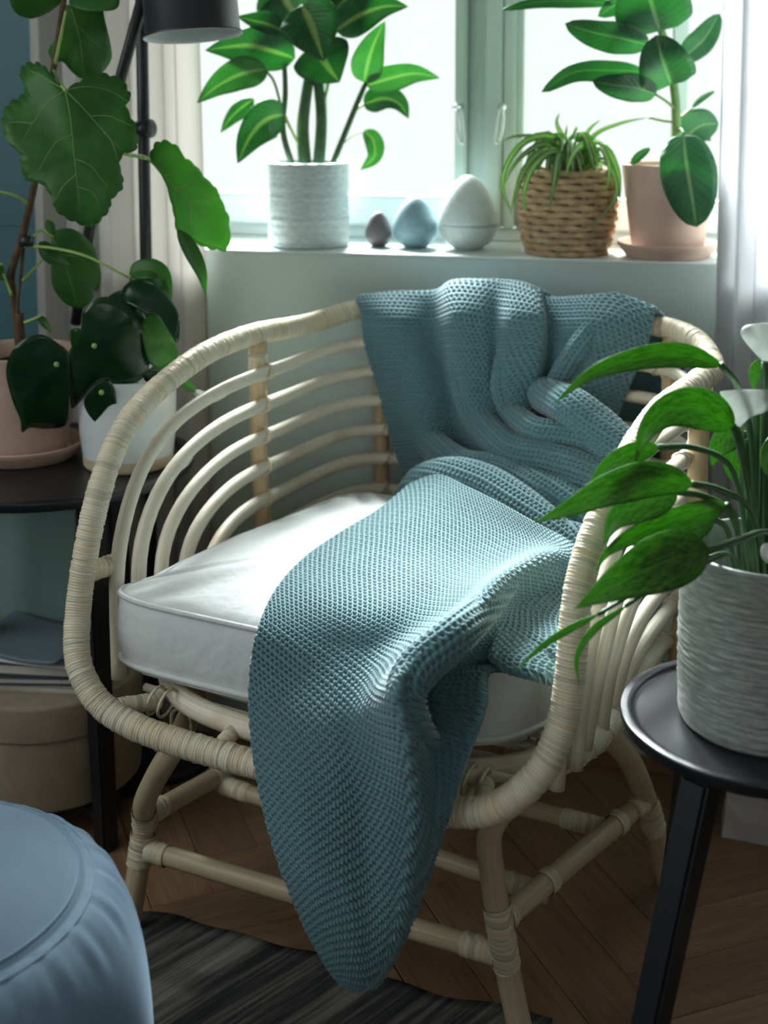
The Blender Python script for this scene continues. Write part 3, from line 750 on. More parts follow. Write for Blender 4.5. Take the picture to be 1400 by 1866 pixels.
# over the rim
def rim_top(ang): return ring_z(ang)
crest = []; outs = [[], [], []]
for c in range(12):
    an = math.atan2(Gb[0, c, 0], Gb[0, c, 1] - bowl_c[1]); p = rim_top(an)
    d = ray(crest_px[c], crest_py[c]); bq = p[1] - .004; q = loc_b(crest_px[c], crest_py[c], bq if abs(an) < .8 else p[1]); q[2] = max(q[2], p[2] + .0205)
    crest.append(q)
    for k, (dz, dd) in enumerate(((-.035, .027), (-.13, .024), (-.27, .024))):
        an2 = an + .24*(1 - c/11); p = ring_z(an2); rad = math.hypot(p[0], p[1]-bowl_c[1]) + dd; outs[k].append((math.sin(an2)*rad, bowl_c[1] + math.cos(an2)*rad, p[2] + dz))
Gfull = np.concatenate([np.array([outs[2], outs[1], outs[0], crest]), Gb], 0)
sheet(Gfull, flip=True, even=(.9, .9))
# --- rolls and tucks of cloth heaped where the back meets the seat
CAM_L = to_loc(CO)
def roll(path, rad, a0=-60, a1=240, m=9, off=(0, 0)):
    P = crom(np.array(path), 4); rad = np.interp(np.linspace(0, 1, len(P)), np.linspace(0, 1, len(rad)), rad)
    T = np.gradient(P, axis=0); T /= np.linalg.norm(T, axis=1, keepdims=True)
    G = []
    for p, t, r in zip(P, T, rad):
        Upv = (CAM_L - p)/np.linalg.norm(CAM_L - p) + np.array([0, 0, .35]); n = Upv - t*(Upv @ t); n /= np.linalg.norm(n); s = np.cross(t, n)
        G.append([p + r*(math.cos(math.radians(q))*s + math.sin(math.radians(q))*n) for q in np.linspace(a0, a1, m)])
    sheet(np.swapaxes(np.array(G), 0, 1), flip=False, off=off)
def lb(px, py, b): return tuple(loc_b(px, py, b))
ob = lambda px, py, d: tuple(on_bowl(px, py, d))
ROLLS = [
 ([lb(728, 912, .60), lb(772, 880, .56), lb(825, 873, .54), lb(885, 889, .52), lb(945, 928, .49), lb(1005, 975, .46), lb(1060, 1030, .43)], [.010, .025, .030, .031, .031, .028, .022]),
 ([ob(752, 690, .026), ob(764, 750, .034), ob(785, 805, .05), lb(840, 845, .61), lb(905, 858, .59), lb(965, 892, .56), lb(1025, 940, .53), lb(1085, 992, .50)], [.016, .022, .022, .021, .021, .023, .022, .020]),
 ([ob(842, 640, .040), ob(850, 700, .044), ob(872, 762, .055), lb(925, 815, .615), lb(1000, 834, .59), lb(1070, 860, .56), lb(1125, 895, .53)], [.018, .021, .022, .022, .024, .024, .018]),
 ([ob(985, 690, .02), ob(992, 718, .055), lb(1040, 740, .60), lb(1092, 778, .58), lb(1145, 822, .56)], [.012, .023, .026, .026, .022]),
 ([ob(922, 650, .05), ob(918, 705, .054), ob(935, 752, .062), lb(975, 780, .605), lb(1030, 788, .59), lb(1075, 800, .58), lb(1115, 830, .565)], [.014, .017, .016, .014, .014, .015, .014]),
 ([lb(900, 850, .60), lb(960, 872, .57), lb(1020, 898, .545), lb(1075, 935, .52), lb(1110, 980, .49)], [.010, .016, .019, .021, .020]),
 ([lb(980, 955, .50), lb(1045, 985, .46), lb(1090, 1020, .43), lb(1098, 1080, .38)], [.010, .022, .026, .024]),
 ([ob(1085, 590, .045), ob(1060, 630, .05), ob(1030, 675, .05), ob(1012, 700, .045)], [.014, .017, .016, .012]),
]
for k, (p, r) in enumerate(ROLLS): roll(p, r, off=(.003*k, .002*k))
# filler sheet under the heap
Gf = np.array([[loc_b(px, py, b) for px, py, b in row] for row in [
  [(742, 870, .66), (850, 850, .665), (960, 840, .66), (1060, 840, .64), (1130, 850, .58)],
  [(745, 920, .60), (850, 915, .60), (960, 920, .59), (1060, 940, .56), (1120, 960, .50)],
  [(770, 960, .52), (860, 960, .52), (960, 985, .50), (1050, 1030, .46), (1105, 1060, .42)]]])
sheet(Gf, flip=True)
# --- main piece lying over the seat and hanging down in front
CP = [
 [(748, 884), (800, 866), (855, 888), (915, 918), (975, 952), (1020, 978), (1045, 996), (1056, 1015)],
 [(690, 930), (762, 925), (835, 942), (905, 965), (965, 988), (1020, 1005), (1046, 1030), (1058, 1060)],
 [(612, 976), (705, 985), (790, 1000), (860, 1015), (920, 1025), (990, 1016), (1030, 1070), (1055, 1110)],
 [(547, 1022), (640, 1045), (730, 1065), (805, 1075), (870, 1068), (925, 1052), (950, 1100), (1045, 1150)],
 [(500, 1076), (590, 1105), (675, 1125), (750, 1130), (825, 1114), (880, 1098), (905, 1145), (1030, 1195)],
 [(470, 1140), (555, 1170), (635, 1185), (705, 1185), (772, 1162), (824, 1152), (848, 1188), (965, 1222)],
 [(455, 1210), (535, 1240), (605, 1250), (665, 1245), (708, 1226), (756, 1207), (788, 1236), (893, 1220)],
 [(453, 1290), (525, 1315), (590, 1325), (645, 1310), (682, 1286), (730, 1258), (758, 1284), (884, 1278)],
 [(463, 1390), (535, 1405), (600, 1408), (655, 1395), (696, 1372), (748, 1345), (785, 1352), (866, 1345)],
 [(484, 1490), (550, 1500), (610, 1500), (665, 1490), (715, 1475), (755, 1465), (790, 1465), (826, 1468)],
 [(515, 1590), (570, 1598), (620, 1600), (670, 1595), (715, 1585), (745, 1575), (770, 1570), (792, 1562)],
 [(558, 1690), (600, 1697), (640, 1702), (675, 1700), (708, 1692), (728, 1685), (742, 1678), (754, 1670)],
 [(605, 1770), (628, 1778), (648, 1782), (667, 1780), (683, 1775), (695, 1768), (703, 1763), (711, 1758)],
 [(638, 1799), (647, 1803), (655, 1805), (662, 1804), (668, 1802), (674, 1800), (679, 1798), (684, 1795)]]
# height above floor for the rows on the seat, distance b for the hanging rows
CD = [
 ('z', [.578, .598, .602, .604, .604, .602, .596, .585]),
 ('z', [.566, .580, .585, .588, .592, .602, .590, .572]),
 ('z', [.560, .568, .572, .578, .590, .612, .570, .562]),
 ('z', [.556, .562, .566, .574, .594, .620, .568, .558]),
 ('z', [.550, .556, .560, .566, .590, .618, .566, .556]),
 ('b', [.022, .020, .022, .018, -.012, -.045, .040, .075]),
 ('b', [-.006, -.010, -.014, -.020, -.045, -.088, .018, .022]),
 ('b', [-.028, -.040, -.046, -.046, -.066, -.112, -.004, -.016]),
 ('b', [-.046, -.060, -.062, -.058, -.070, -.102, -.040, -.036]),
 ('b', [-.050, -.068, -.068, -.060, -.068, -.080, -.062, -.046]),
 ('b', [-.048, -.066, -.068, -.060, -.064, -.070, -.060, -.046]),
 ('b', [-.046, -.058, -.062, -.058, -.058, -.060, -.054, -.046]),
 ('b', [-.046, -.052, -.055, -.054, -.053, -.052, -.050, -.046]),
 ('b', [-.047, -.049, -.050, -.050, -.050, -.050, -.049, -.047])]
Gc = np.array([[(loc_z if CD[r][0] == 'z' else loc_b)(*CP[r][c], CD[r][1][c]) for c in range(8)] for r in range(14)])
sheet(Gc, flip=True, ref=.45)
# rounded lip of the fold that doubles back over the front edge
roll([tuple(loc_z(935, 1056, .604)), tuple(loc_z(884, 1106, .600)), lb(828, 1160, -.034), lb(766, 1214, -.072), lb(741, 1258, -.090), lb(756, 1308, -.080), lb(795, 1362, -.030)], [.006, .015, .018, .019, .018, .013, .004])
# right part lying flat on the cushion beside the arm
Gd = np.array([[loc_z(px, py, z) for px, py, z in row] for row in [
  [(960, 1060, .572), (1010, 1065, .566), (1060, 1075, .56)],
  [(920, 1130, .562), (985, 1135, .558), (1050, 1150, .552)],
  [(890, 1185, .560), (960, 1195, .556), (1035, 1210, .545)],
  [(905, 1212, .553), (965, 1225, .551), (1022, 1240, .535)],
  [(930, 1222, .548), (968, 1234, .545), (1005, 1246, .532)]]])
sheet(Gd, flip=True)
throw = mesh_obj('knitted_throw', to_wld(np.vstack(TV)), np.vstack(TF), M['knit'])
tag(throw, 'chunky teal knitted throw draped over the armchair back and cushion', 'blanket')

# ------------------------------------------------------------------ leaves and stems
def wpts(pts): return np.array([at_y(px, py, Y) for px, py, Y in pts])
SHAPES = {
 'ovate': lambda t: np.sin(np.pi * t**.72)**.85 * (1 - .12*t),
 'lance': lambda t: np.sin(np.pi * t**.68)**1.05,
 'ellip': lambda t: np.sin(np.pi * t**.9)**.62,
 'strap': lambda t: np.minimum(1, .35 + 5*t) * (1 - t**2.2)**.75,
 'ficus': lambda t: np.sin(np.pi * np.clip(t, 0, 1)**.88)**.55,
}
def leaf(parent, org, spine, w, m, shape='ovate', roll=0.0, fold=.25, wave=0.0, n=18, k=4, asym=1.0, curl=0.0, name='leaf', thick=.0007):
    """blade along a spine; roll turns it about the spine, fold lifts both halves, curl bends the margins"""
    P = crom(wpts(spine), 8); P, L = resample(P, n + 1); T = np.gradient(P, axis=0); T /= np.linalg.norm(T, axis=1, keepdims=True)
    t = np.linspace(0, 1, n + 1); f = SHAPES[shape](np.clip(t, 1e-4, 1 - 1e-4)); f[0] = f[-1] = .004
    V, uv = [], []
    cu = np.linspace(-1, 1, 2*k + 1)
    for p, tt_, ff, tv in zip(P, T, f, t):
        v = CO - p; v /= np.linalg.norm(v); s = np.cross(tt_, v); s /= np.linalg.norm(s); nn = np.cross(s, tt_)
        c, sn = math.cos(roll), math.sin(roll); s2 = s*c + nn*sn; n2 = nn*c - s*sn
        hw = w * np.linalg.norm(p - CO) / FPX / max(abs(c), .4) * ff
        for q in cu:
            a = abs(q); lat = hw * q * (asym if q > 0 else 1.0)
            lift = hw * (a*math.tan(fold) - curl*a*a) + wave*hw*math.sin(9*tv*2 + (2 if q > 0 else 0))*a*a
            V.append(p + s2*lat*math.cos(fold) + n2*lift*math.cos(fold)); uv.append((.5 + .5*q, tv))
    c = 2*k + 1; i = np.arange(n)[:, None]*c; j = np.arange(c - 1)[None]
    Fq = np.stack([i+j, i+j+1, i+c+j+1, i+c+j], -1).reshape(-1, 4)
    o = mesh_obj(name, V, Fq, m, parent, origin=org, uv=uv); solid(o, thick, 0); return o
def stalk(parent, org, pts, r, m, name='stem', sides=8, taper=.75):
    P = crom(wpts(pts), 6); V, Fc, uv = tube(P, np.linspace(r, r*taper, len(P)), sides); return mesh_obj(name, V, Fc, m, parent, origin=org, uv=uv)
def outline_leaf(parent, org, pts, piv, Y, m, tilt=(0, 0), bowl=0.0, wav=0.0, veins=(), vw=.0010, thick=.0009, nr=7, name='leaf', ph=0.0, cren=0.0):
    """lobed or shield-shaped blade given by its margin; the blade is tilted, cupped and waved in depth"""
    pts = np.array(pts, float); pts = crom(pts, 6, True); c = np.array(piv, float); ctr = pts.mean(0) if len(veins) else c
    ctr = c if not len(veins) else np.array(veins[0][len(veins[0])//2], float)
    ext = np.abs(pts - ctr).max()
    if cren:
        k_ = np.arange(len(pts)); pts = ctr + (pts - ctr)*(1 + cren*(np.abs(np.sin(k_*math.pi/5.0)) - .5))[:, None]
    def depth(q):
        d = (q - ctr)/ext; r2 = (d**2).sum(-1); an = np.arctan2(d[..., 1], d[..., 0])
        return Y + (tilt[0]*d[..., 0] + tilt[1]*d[..., 1] + bowl*r2 + wav*np.sin(5*an + ph)*r2)
    rings = [ctr + (pts - ctr)*f for f in np.linspace(0.02, 1, nr)]
    Q = np.vstack(rings); W = np.array([at_y(q[0], q[1], y) for q, y in zip(Q, depth(Q))]); n = len(pts)
    i = np.arange(nr-1)[:, None]*n; j = np.arange(n)[None]; j2 = (j+1) % n
    Fq = np.stack([i+j, i+n+j, i+n+j2, i+j2], -1).reshape(-1, 4)
    uv = (Q - ctr)/ext*.5 + np.array([.95, .5])*0 + np.array([.5, .5]); uv = uv*[.1, .4] + np.array([.62, .3])
    F3 = Fq.tolist() + [list(range(n))]
    o = mesh_obj(name, W, F3, m, parent, origin=org, uv=uv); solid(o, thick, 0)
    if len(veins):
        VV, FF, k = [], [], 0
        for v in veins:
            q = crom(np.array(v, float), 5); w = np.array([at_y(a[0], a[1], y - .0006) for a, y in zip(q, depth(q))])
            V_, F_, _ = tube(w, np.linspace(vw, vw*.35, len(w)), 5, cap=False); VV.append(V_); FF.append(F_ + k); k += len(V_)
        mesh_obj('vein_network', np.vstack(VV), np.vstack(FF), M['vein'], o, origin=org)
    return o
def pot_body(name, prof, m, parent, n=64, z0=0): 
    V, Fq, uv = lathe(prof, n); return mesh_obj(name, V, Fq, m, parent, uv=uv)
def soil_disc(parent, r, z, m=None):
    a = np.arange(28)/28*2*math.pi; V = [(0, 0, z + .008)]
    for f in (.4, .75, 1.0):
        for q in a: V.append((r*f*math.cos(q), r*f*math.sin(q), z + .008*(1-f) + rng.normal(0, .002)))
    Fc = [[0, 1+j, 1+(j+1) % 28] for j in range(28)]
    for k in range(2):
        for j in range(28): Fc.append([1+k*28+j, 1+(k+1)*28+j, 1+(k+1)*28+(j+1) % 28, 1+k*28+(j+1) % 28])
    return mesh_obj('soil', V, Fc, m or M['soil'], parent)

# ------------------------------------------------------------------ left side table with its pots
TZ = .60; TC = np.array([-.535, 2.086])
tb = thing('side_table', 'black round side table behind the armchair holding two potted plants', 'table', (*TC, 0))
def table_top(parent, R, z):
    pr = rounded([(0, z - .022), (R*.90, z - .022), (R*.985, z - .016), (R, z - .006), (R, z - .001), (R*.93, z), (R*.90, z - .006), (0, z - .006)], .004, 4)
    V, Fq, uv = lathe(pr, 96); return mesh_obj('table_top', V, Fq, M['black'], parent, uv=uv)
table_top(tb, .232, TZ + .006)
def table_leg(parent, top, foot, w, ztop):
    t, f = np.array(top), np.array(foot); V, Fc = box(-w/2, w/2, -w/2, w/2, 0, 1, .004)
    ang = math.atan2(f[1] , f[0]); ca_, sa_ = math.cos(ang), math.sin(ang)
    for v in V:
        h = v[2]; sc = .8 + .2*h; x, y = v[0]*sc, v[1]*sc; c = f*(1-h) + t*h
        v[0], v[1], v[2] = c[0] + x*ca_ - y*sa_, c[1] + x*sa_ + y*ca_, h*ztop
    return mesh_obj('leg', V, Fc, M['black'], parent, smooth=False)
for tp, ft in (((.082, -.072), (.098, -.083)), ((.085, .07), (.105, .085)), ((-.12, .02), (-.145, .03))):
    table_leg(tb, tp, ft, .036, TZ - .014)
for a in (0, math.pi/2):
    c_, s_ = math.cos(a - .70), math.sin(a - .70); V, Fc = box(-.135, .135, -.012, .012, .045 - .012*(a > 0), .063 - .012*(a > 0), .003)
    V = np.stack([V[:, 0]*c_ - V[:, 1]*s_, V[:, 0]*s_ + V[:, 1]*c_, V[:, 2]], 1); mesh_obj('foot_rail', V, Fc, M['black'], tb, smooth=False)
# linen box on the foot rails
bx_ = thing('storage_box', 'round beige linen storage box with lid under the black side table', 'box', (-.556, 2.132, .066))
pr = rounded([(0, 0), (.146, 0), (.150, .004), (.150, .16), (0, .16)], .004); V, Fq, uv = lathe(pr, 72); mesh_obj('box_body', V, Fq, M['beige'], bx_, uv=uv)
pr = rounded([(.151, .118), (.154, .118), (.154, .172), (.150, .176), (0, .176)], .004); V, Fq, uv = lathe(pr, 72); mesh_obj('lid', V, Fq, M['beige'], bx_, uv=uv)
# books on the lid
def book(name, label, c, z, sx, sy, h, rot, cov, grp='books stacked on the linen box'):
    o = thing(name, label, 'book', (c[0], c[1], z), rot, grp)
    for zz in (0, h - .0025):
        V, Fc = box(-sx/2, sx/2, -sy/2, sy/2, zz, zz + .0025, .0008, 1); mesh_obj('cover', V, Fc, cov, o, smooth=False)
    V, Fc = box(-sx/2 + .003, sx/2 - .003, -sy/2 + .003, sy/2 - .002, .0025, h - .0025, .0005, 1); mesh_obj('page_block', V, Fc, M['pages'], o, smooth=False)
    V, Fc = box(-sx/2, sx/2, sy/2 - .0025, sy/2, .0025, h - .0025, .0005, 1); mesh_obj('spine', V, Fc, cov, o, smooth=False)
    return o
BZ = .066 + .176
bk = (-.560, 2.105)
book('paperback_book', 'tan book at the bottom of the stack on the linen box', bk, BZ, .20, .15, .014, -.10, M['book_tan'])
book('hardback_book', 'navy book second from the bottom of the stack on the linen box', (bk[0] - .004, bk[1]), BZ + .014, .20, .155, .013, -.04, M['book_blue'])
book('hardback_book', 'dark plum book on top of the stack on the linen box', (bk[0] - .002, bk[1] + .003), BZ + .027, .205, .155, .020, -.12, M['book_dark'])
# loose slate-blue sheets, slightly curled
def sheet_paper(name, label, c, z, sx, sy, rot, m, bend):
    n = 14; u = np.linspace(-.5, .5, n); U_, W_ = np.meshgrid(u, u); Z_ = z + bend*(U_**2*1.6 + .5*U_*W_ + .5*W_**2)
    V = np.stack([U_*sx, W_*sy, Z_ - z], -1).reshape(-1, 3); i = np.arange(n-1)[:, None]*n; j = np.arange(n-1)[None]
    Fq = np.stack([i+j, i+j+1, i+n+j+1, i+n+j], -1).reshape(-1, 4); o = mesh_obj(name, V, Fq, m, None); solid(o, .0025, 1)
    o.location = (c[0], c[1], z); o.rotation_euler = (0, 0, rot); return tag(o, label, 'paper')
sheet_paper('magazine', 'white folded paper lying under the slate-blue magazine', (-.552, 2.10), BZ + .0475, .19, .15, -.25, M['white_card'], .006)
sheet_paper('magazine', 'slate-blue magazine with curled corners on the book stack', (-.565, 2.10), BZ + .053, .19, .15, -.42, M['slate'], .030)
# folders leaning behind the stack
def board(name, label, c, z, sx, h, rot, lean, m):
    o = thing(name, label, 'folder', (c[0], c[1], z), rot)
    V, Fc = box(-sx/2, sx/2, -.003, .003, 0, h, .001, 1); V[:, 1] += V[:, 2]*lean; mesh_obj('cover', V, Fc, m, o, smooth=False)
    V, Fc = box(-sx/2 + .004, sx/2 - .004, .0035, .007, .002, h - .004, .0005, 1); V[:, 1] += V[:, 2]*lean; mesh_obj('insert', V, Fc, M['white_card'], o, smooth=False); return o
board('mint_folder', 'mint green folder standing behind the books under the table top', (-.625, 2.20), BZ, .21, .29, -.10, .05, M['mint'])
board('white_folder', 'white folder leaning behind the mint green folder', (-.615, 2.225), BZ, .22, .275, -.22, .06, M['white_card'])

# pots on the table
def terracotta(name, label, c, z, R, h, sauc=True, plant='plant', n=64):
    o = thing(name, label, plant, (*c, z))
    z0 = 0
    if sauc:
        pr = rounded([(0, 0), (R*.86, 0), (R*1.04, .020), (R*1.06, .026), (R*1.02, .027), (R*.86, .008), (0, .008)], .003)
        pot_body('saucer', pr, M['terra'], o, n); z0 = .008
    pr = rounded([(0, z0), (R*.74, z0), (R*.985, h - .006), (R, h), (R*.94, h), (R*.91, h - .03), (0, h - .03)], .003)
    pot_body('pot', pr, M['terra'], o, n); soil_disc(o, R*.915, h - .030); return o
FC = np.array([-.582, 2.122])
fig = terracotta('potted_fig', 'fig plant with big lobed leaves in a pale terracotta pot on the left table', FC, TZ, .092, .175)
FO = (*FC, TZ)
# fig stems
stalk(fig, FO, [(36, 640, 2.12), (28, 560, 2.12), (20, 500, 2.115), (38, 440, 2.10), (62, 340, 2.09), (82, 210, 2.09), (100, 110, 2.09), (112, 30, 2.09), (122, -40, 2.09)], .0072, M['bark'], 'trunk', 10, .6)
stalk(fig, FO, [(34, 640, 2.115), (32, 560, 2.11), (38, 500, 2.11), (45, 440, 2.11), (55, 390, 2.10)], .0032, M['bark'], 'trunk')
stalk(fig, FO, [(40, 640, 2.11), (36, 600, 2.108), (35, 572, 2.108)], .0085, M['bark'], 'trunk', 10, .9)
for P in ([(45, 449, 2.10), (95, 452, 2.09), (160, 468, 2.07), (235, 506, 2.06)], [(52, 372, 2.09), (30, 358, 2.08), (0, 350, 2.07), (-30, 350, 2.07)],
          [(238, 283, 2.0), (262, 285, 2.04), (276, 294, 2.06)], [(120, 165, 1.995), (108, 150, 2.04), (98, 128, 2.085)], [(100, 120, 2.09), (112, 60, 2.06), (120, 20, 2.05)],
          [(60, 432, 2.10), (75, 420, 2.11), (96, 432, 2.13)], [(40, 512, 2.11), (62, 490, 2.12), (84, 466, 2.13)], [(22, 540, 2.11), (8, 500, 2.11), (2, 480, 2.10)], [(210, 276, 2.005), (238, 283, 2.01), (268, 289, 2.05)],
          [(45, 588, 2.10), (60, 582, 2.09), (74, 576, 2.08)]):
    stalk(fig, FO, P, .0027, M['petiole'], 'petiole')
V, Fc, _ = tube(wpts([(48, 430, 2.098), (48, 448, 2.098)]), .011, 10); mesh_obj('plant_clip', V, Fc, M['blackm'], fig, origin=FO)
BIG = [(122, 162), (150, 145), (185, 135), (215, 142), (232, 160), (238, 180), (230, 195), (245, 225), (252, 255), (245, 275), (225, 282), (218, 300), (224, 325), (222, 345), (205, 362), (200, 380), (185, 400), (165, 413), (145, 408), (120, 397), (100, 380), (92, 355), (75, 335), (60, 332), (45, 325), (38, 300), (35, 280), (20, 265), (6, 245), (4, 215), (15, 190), (35, 178), (45, 165), (42, 150), (36, 135), (45, 118), (65, 114), (82, 122), (98, 142), (114, 160)]
outline_leaf(fig, FO, BIG, (125, 265), 1.985, M['fig'], (.015, -.035), .034, .016, [
 [(119, 164), (128, 210), (136, 290), (142, 345), (147, 385)], [(119, 164), (150, 195), (190, 240), (225, 275)], [(119, 164), (160, 158), (200, 166), (233, 185)],
 [(119, 164), (85, 190), (60, 225), (42, 258)], [(119, 164), (95, 150), (70, 135), (50, 128)], [(136, 290), (165, 302), (197, 342)], [(133, 245), (100, 262), (70, 312)], [(142, 340), (170, 352), (184, 385)], [(165, 212), (200, 212), (240, 230)], [(190, 240), (205, 260), (215, 292)], [(60, 225), (30, 222), (12, 225)], [(139, 318), (115, 340), (100, 368)]], ph=.6, cren=.035)
outline_leaf(fig, FO, [(274, 292), (280, 265), (300, 256), (325, 268), (335, 285), (355, 300), (375, 325), (395, 345), (408, 375), (418, 402), (416, 452), (392, 455), (365, 447), (340, 430), (322, 422), (318, 398), (312, 370), (300, 330), (284, 306)], (350, 360), 2.07, M['fig'], (.05, .02), .02, .006, [
 [(275, 293), (310, 332), (345, 368), (380, 405), (405, 440)], [(300, 320), (325, 315), (350, 312)], [(320, 342), (350, 335), (378, 345)], [(345, 368), (375, 362), (400, 375)], [(345, 368), (345, 395), (355, 425)], [(320, 342), (318, 365), (325, 395)]], cren=.04)
leaf(fig, FO, [(324, 418, 2.07), (345, 455, 2.06), (366, 498, 2.06), (376, 540, 2.07)], 15, M['fig'], 'lance', .5, .3)
outline_leaf(fig, FO, [(91, 427), (108, 418), (127, 416), (149, 426), (165, 442), (173, 455), (184, 497), (180, 526), (169, 528), (157, 515), (171, 538), (157, 558), (142, 562), (117, 551), (96, 522), (93, 482), (98, 455)], (135, 490), 2.14, M['fig'], (.03, 0), .02, .004, [[(93, 430), (112, 465), (128, 510), (140, 555)], [(112, 465), (145, 470), (178, 505)]])
outline_leaf(fig, FO, [(118, 10), (150, 14), (182, 8), (192, 40), (203, 90), (201, 112), (182, 135), (150, 143), (130, 130), (115, 113), (97, 112), (88, 92), (100, 70), (108, 40)], (150, 75), 2.12, M['fig'], (.02, .02), .02, .004, [[(130, 15), (145, 70), (152, 135)], [(140, 45), (165, 70), (195, 95)]])
outline_leaf(fig, FO, [(18, -20), (24, 18), (50, 33), (72, 30), (95, 18), (112, 0), (105, -30), (60, -45)], (62, -8), 2.06, M['fig'], (.02, .04), .01)
outline_leaf(fig, FO, [(126, 4), (148, 17), (172, 20), (208, 18), (218, 2), (205, -26), (150, -30)], (172, -6), 2.07, M['fig'], (0, -.04), .01)
leaf(fig, FO, [(84, 402, 2.12), (92, 416, 2.13), (98, 436, 2.135)], 9, M['fig'], 'ovate', .4)
leaf(fig, FO, [(72, 440, 2.12), (95, 470, 2.12), (130, 485, 2.11)], 16, M['fig'], 'ovate', .5)
leaf(fig, FO, [(70, 575, 2.09), (82, 592, 2.08), (94, 606, 2.07)], 8, M['fig'], 'ovate', .3)
leaf(fig, FO, [(2, 482, 2.10), (-4, 500, 2.10), (8, 512, 2.10)], 9, M['fig'], 'ovate', .3)
leaf(fig, FO, [(236, 500, 2.06), (255, 492, 2.05), (290, 500, 2.04), (312, 560, 2.05)], 20, M['fig'], 'ovate', .5)

PC = np.array([-.404, 2.075])
pep = thing('potted_peperomia', 'glossy round-leaved plant in a white pot with a raw clay foot', 'plant', (*PC, TZ)); PO = (*PC, TZ)
pr = rounded([(0, 0), (.066, 0), (.070, .004), (.0705, .020)], .003); pot_body('clay_foot', pr, M['rawclay'], pep)
pr = rounded([(.0707, .020), (.0755, .06), (.0765, .142), (.074, .146), (.071, .142), (.069, .12), (0, .12)], .003); pot_body('pot', pr, M['whitepot'], pep); soil_disc(pep, .070, .118)
PEP = [
 ([(11, 677), (23, 638), (49, 615), (76, 610), (105, 625), (125, 644), (127, 684), (126, 736), (120, 774), (85, 781), (55, 779), (40, 787), (37, 764), (23, 730)], (103, 664), 1.99, (.02, .03), .012),
 ([(130, 634), (148, 598), (154, 565), (177, 544), (204, 542), (230, 556), (250, 582), (263, 611), (269, 644), (271, 674), (253, 694), (217, 705), (197, 694), (171, 703), (148, 730), (131, 743), (127, 710), (125, 664)], (172, 630), 1.975, (-.01, .03), .03),
 ([(164, 713), (187, 694), (207, 703), (212, 726), (210, 753), (196, 783), (174, 769), (158, 749), (153, 730)], (185, 715), 1.985, (.01, .03), .01),
 ([(223, 529), (243, 511), (276, 516), (306, 539), (325, 572), (327, 605), (322, 625), (309, 602), (289, 575), (266, 572), (240, 556), (227, 549)], (275, 548), 2.00, (.0, -.05), .02),
 ([(236, 512), (250, 496), (275, 490), (298, 506), (310, 540), (285, 530), (262, 525)], (272, 510), 2.04, (.0, -.03), .01),
 ([(258, 600), (265, 580), (283, 572), (306, 598), (325, 644), (309, 664), (285, 672), (268, 650)], (290, 620), 2.00, (.04, .0), .012),
 ([(262, 690), (278, 668), (305, 655), (322, 648), (312, 680), (285, 698)], (290, 675), 2.03, (.02, .02), .01),
 ([(196, 545), (220, 530), (245, 545), (266, 580), (262, 615), (240, 590), (215, 560)], (235, 570), 2.02, (.02, -.03), .01),
 ([(128, 604), (136, 598), (146, 600), (143, 620), (131, 630)], (137, 612), 2.01, (.01, 0), .004)]
for k, (pts, piv, Y, tl, bw) in enumerate(PEP):
    outline_leaf(pep, PO, pts, piv, Y, M['fig'] if k in (4, 5, 8) else M['pep'], tl, bw, .006, (), thick=.0016, ph=k*1.3)
    if k < 3:
        c = at_y(piv[0], piv[1], Y - .004); V, Fc, uv = tube(np.array([c, c + [0, -.0012, 0]]), .0042, 10); mesh_obj('petiole_scar', V, Fc, M['petiole'], pep, origin=PO)
    c = at_y(piv[0], piv[1], Y); base = np.array([PC[0] + (k % 3 - 1)*.012, PC[1] + .01, TZ + .12])
    m_ = (c + base)/2 + np.array([0, .02, .06]); V, Fc, uv = tube(crom([base, m_, c + [0, .012, 0]], 8), .0022, 6); mesh_obj('petiole', V, Fc, M['petiole'], pep, origin=PO, uv=uv)
leaf(pep, PO, [(325, 690, 2.05), (345, 705, 2.06), (362, 716, 2.07)], 9, M['fig'], 'ovate', .4)
leaf(pep, PO, [(352, 712, 2.065), (380, 728, 2.07), (412, 722, 2.075)], 10, M['spathe'], 'ovate', .3, .5, name='flower')

# ------------------------------------------------------------------ floor lamp
lx, ly = -.408, 2.285
lamp = thing('floor_lamp', 'black metal floor lamp with jointed arm and cylindrical shade', 'lamp', (lx, ly, 0)); LO = (lx, ly, 0)
pr = rounded([(0, 0), (.10, 0), (.104, .004), (.104, .014), (.100, .018), (.02, .020), (.016, .03), (0, .03)], .003); pot_body('base', pr, M['blackm'], lamp)
V, Fc, uv = tube(np.array([(0, 0, .02), (0, 0, 1.0), (.0, 0, 2.0)]), .0105, 14); mesh_obj('pole', V, Fc, M['blackm'], lamp)
kn = at_y(243, 236, ly); V, Fc, uv = tube(np.array([kn, at_y(262, 235, ly - .02), at_y(275, 234, ly - .028)]), [.012, .016, .016], 14); mesh_obj('knob', V, Fc, M['blackm'], lamp, origin=LO)
V, Fc, uv = tube(wpts([(262, -10, 2.17), (218, 150, 2.22), (162, 425, 2.30), (138, 590, 2.33)]), .0098, 12); mesh_obj('arm', V, Fc, M['blackm'], lamp, origin=LO)
V, Fc, uv = tube(crom([at_y(262, -10, 2.17), at_y(272, -40, 2.165), at_y(300, -75, 2.14), at_y(345, -118, 2.12), at_y(352, -100, 2.12)], 6), .0075, 10); mesh_obj('swivel_joint', V, Fc, M['blackm'], lamp, origin=LO)
sh = at_y(352, 66, 2.12); ax = Vector((-.02, .0, 1.0)).normalized()
R_ = 87/FPX*2.12*1.0
pr = [(R_*1.03, 0), (R_*1.035, .003), (R_*.985, .006), (R_*.97, .15), (R_*.9, .165), (.02, .168), (.02, .165), (R_*.88, .16), (R_*.95, .148), (R_*.965, .006), (R_*1.0, 0), (R_*1.03, 0)]
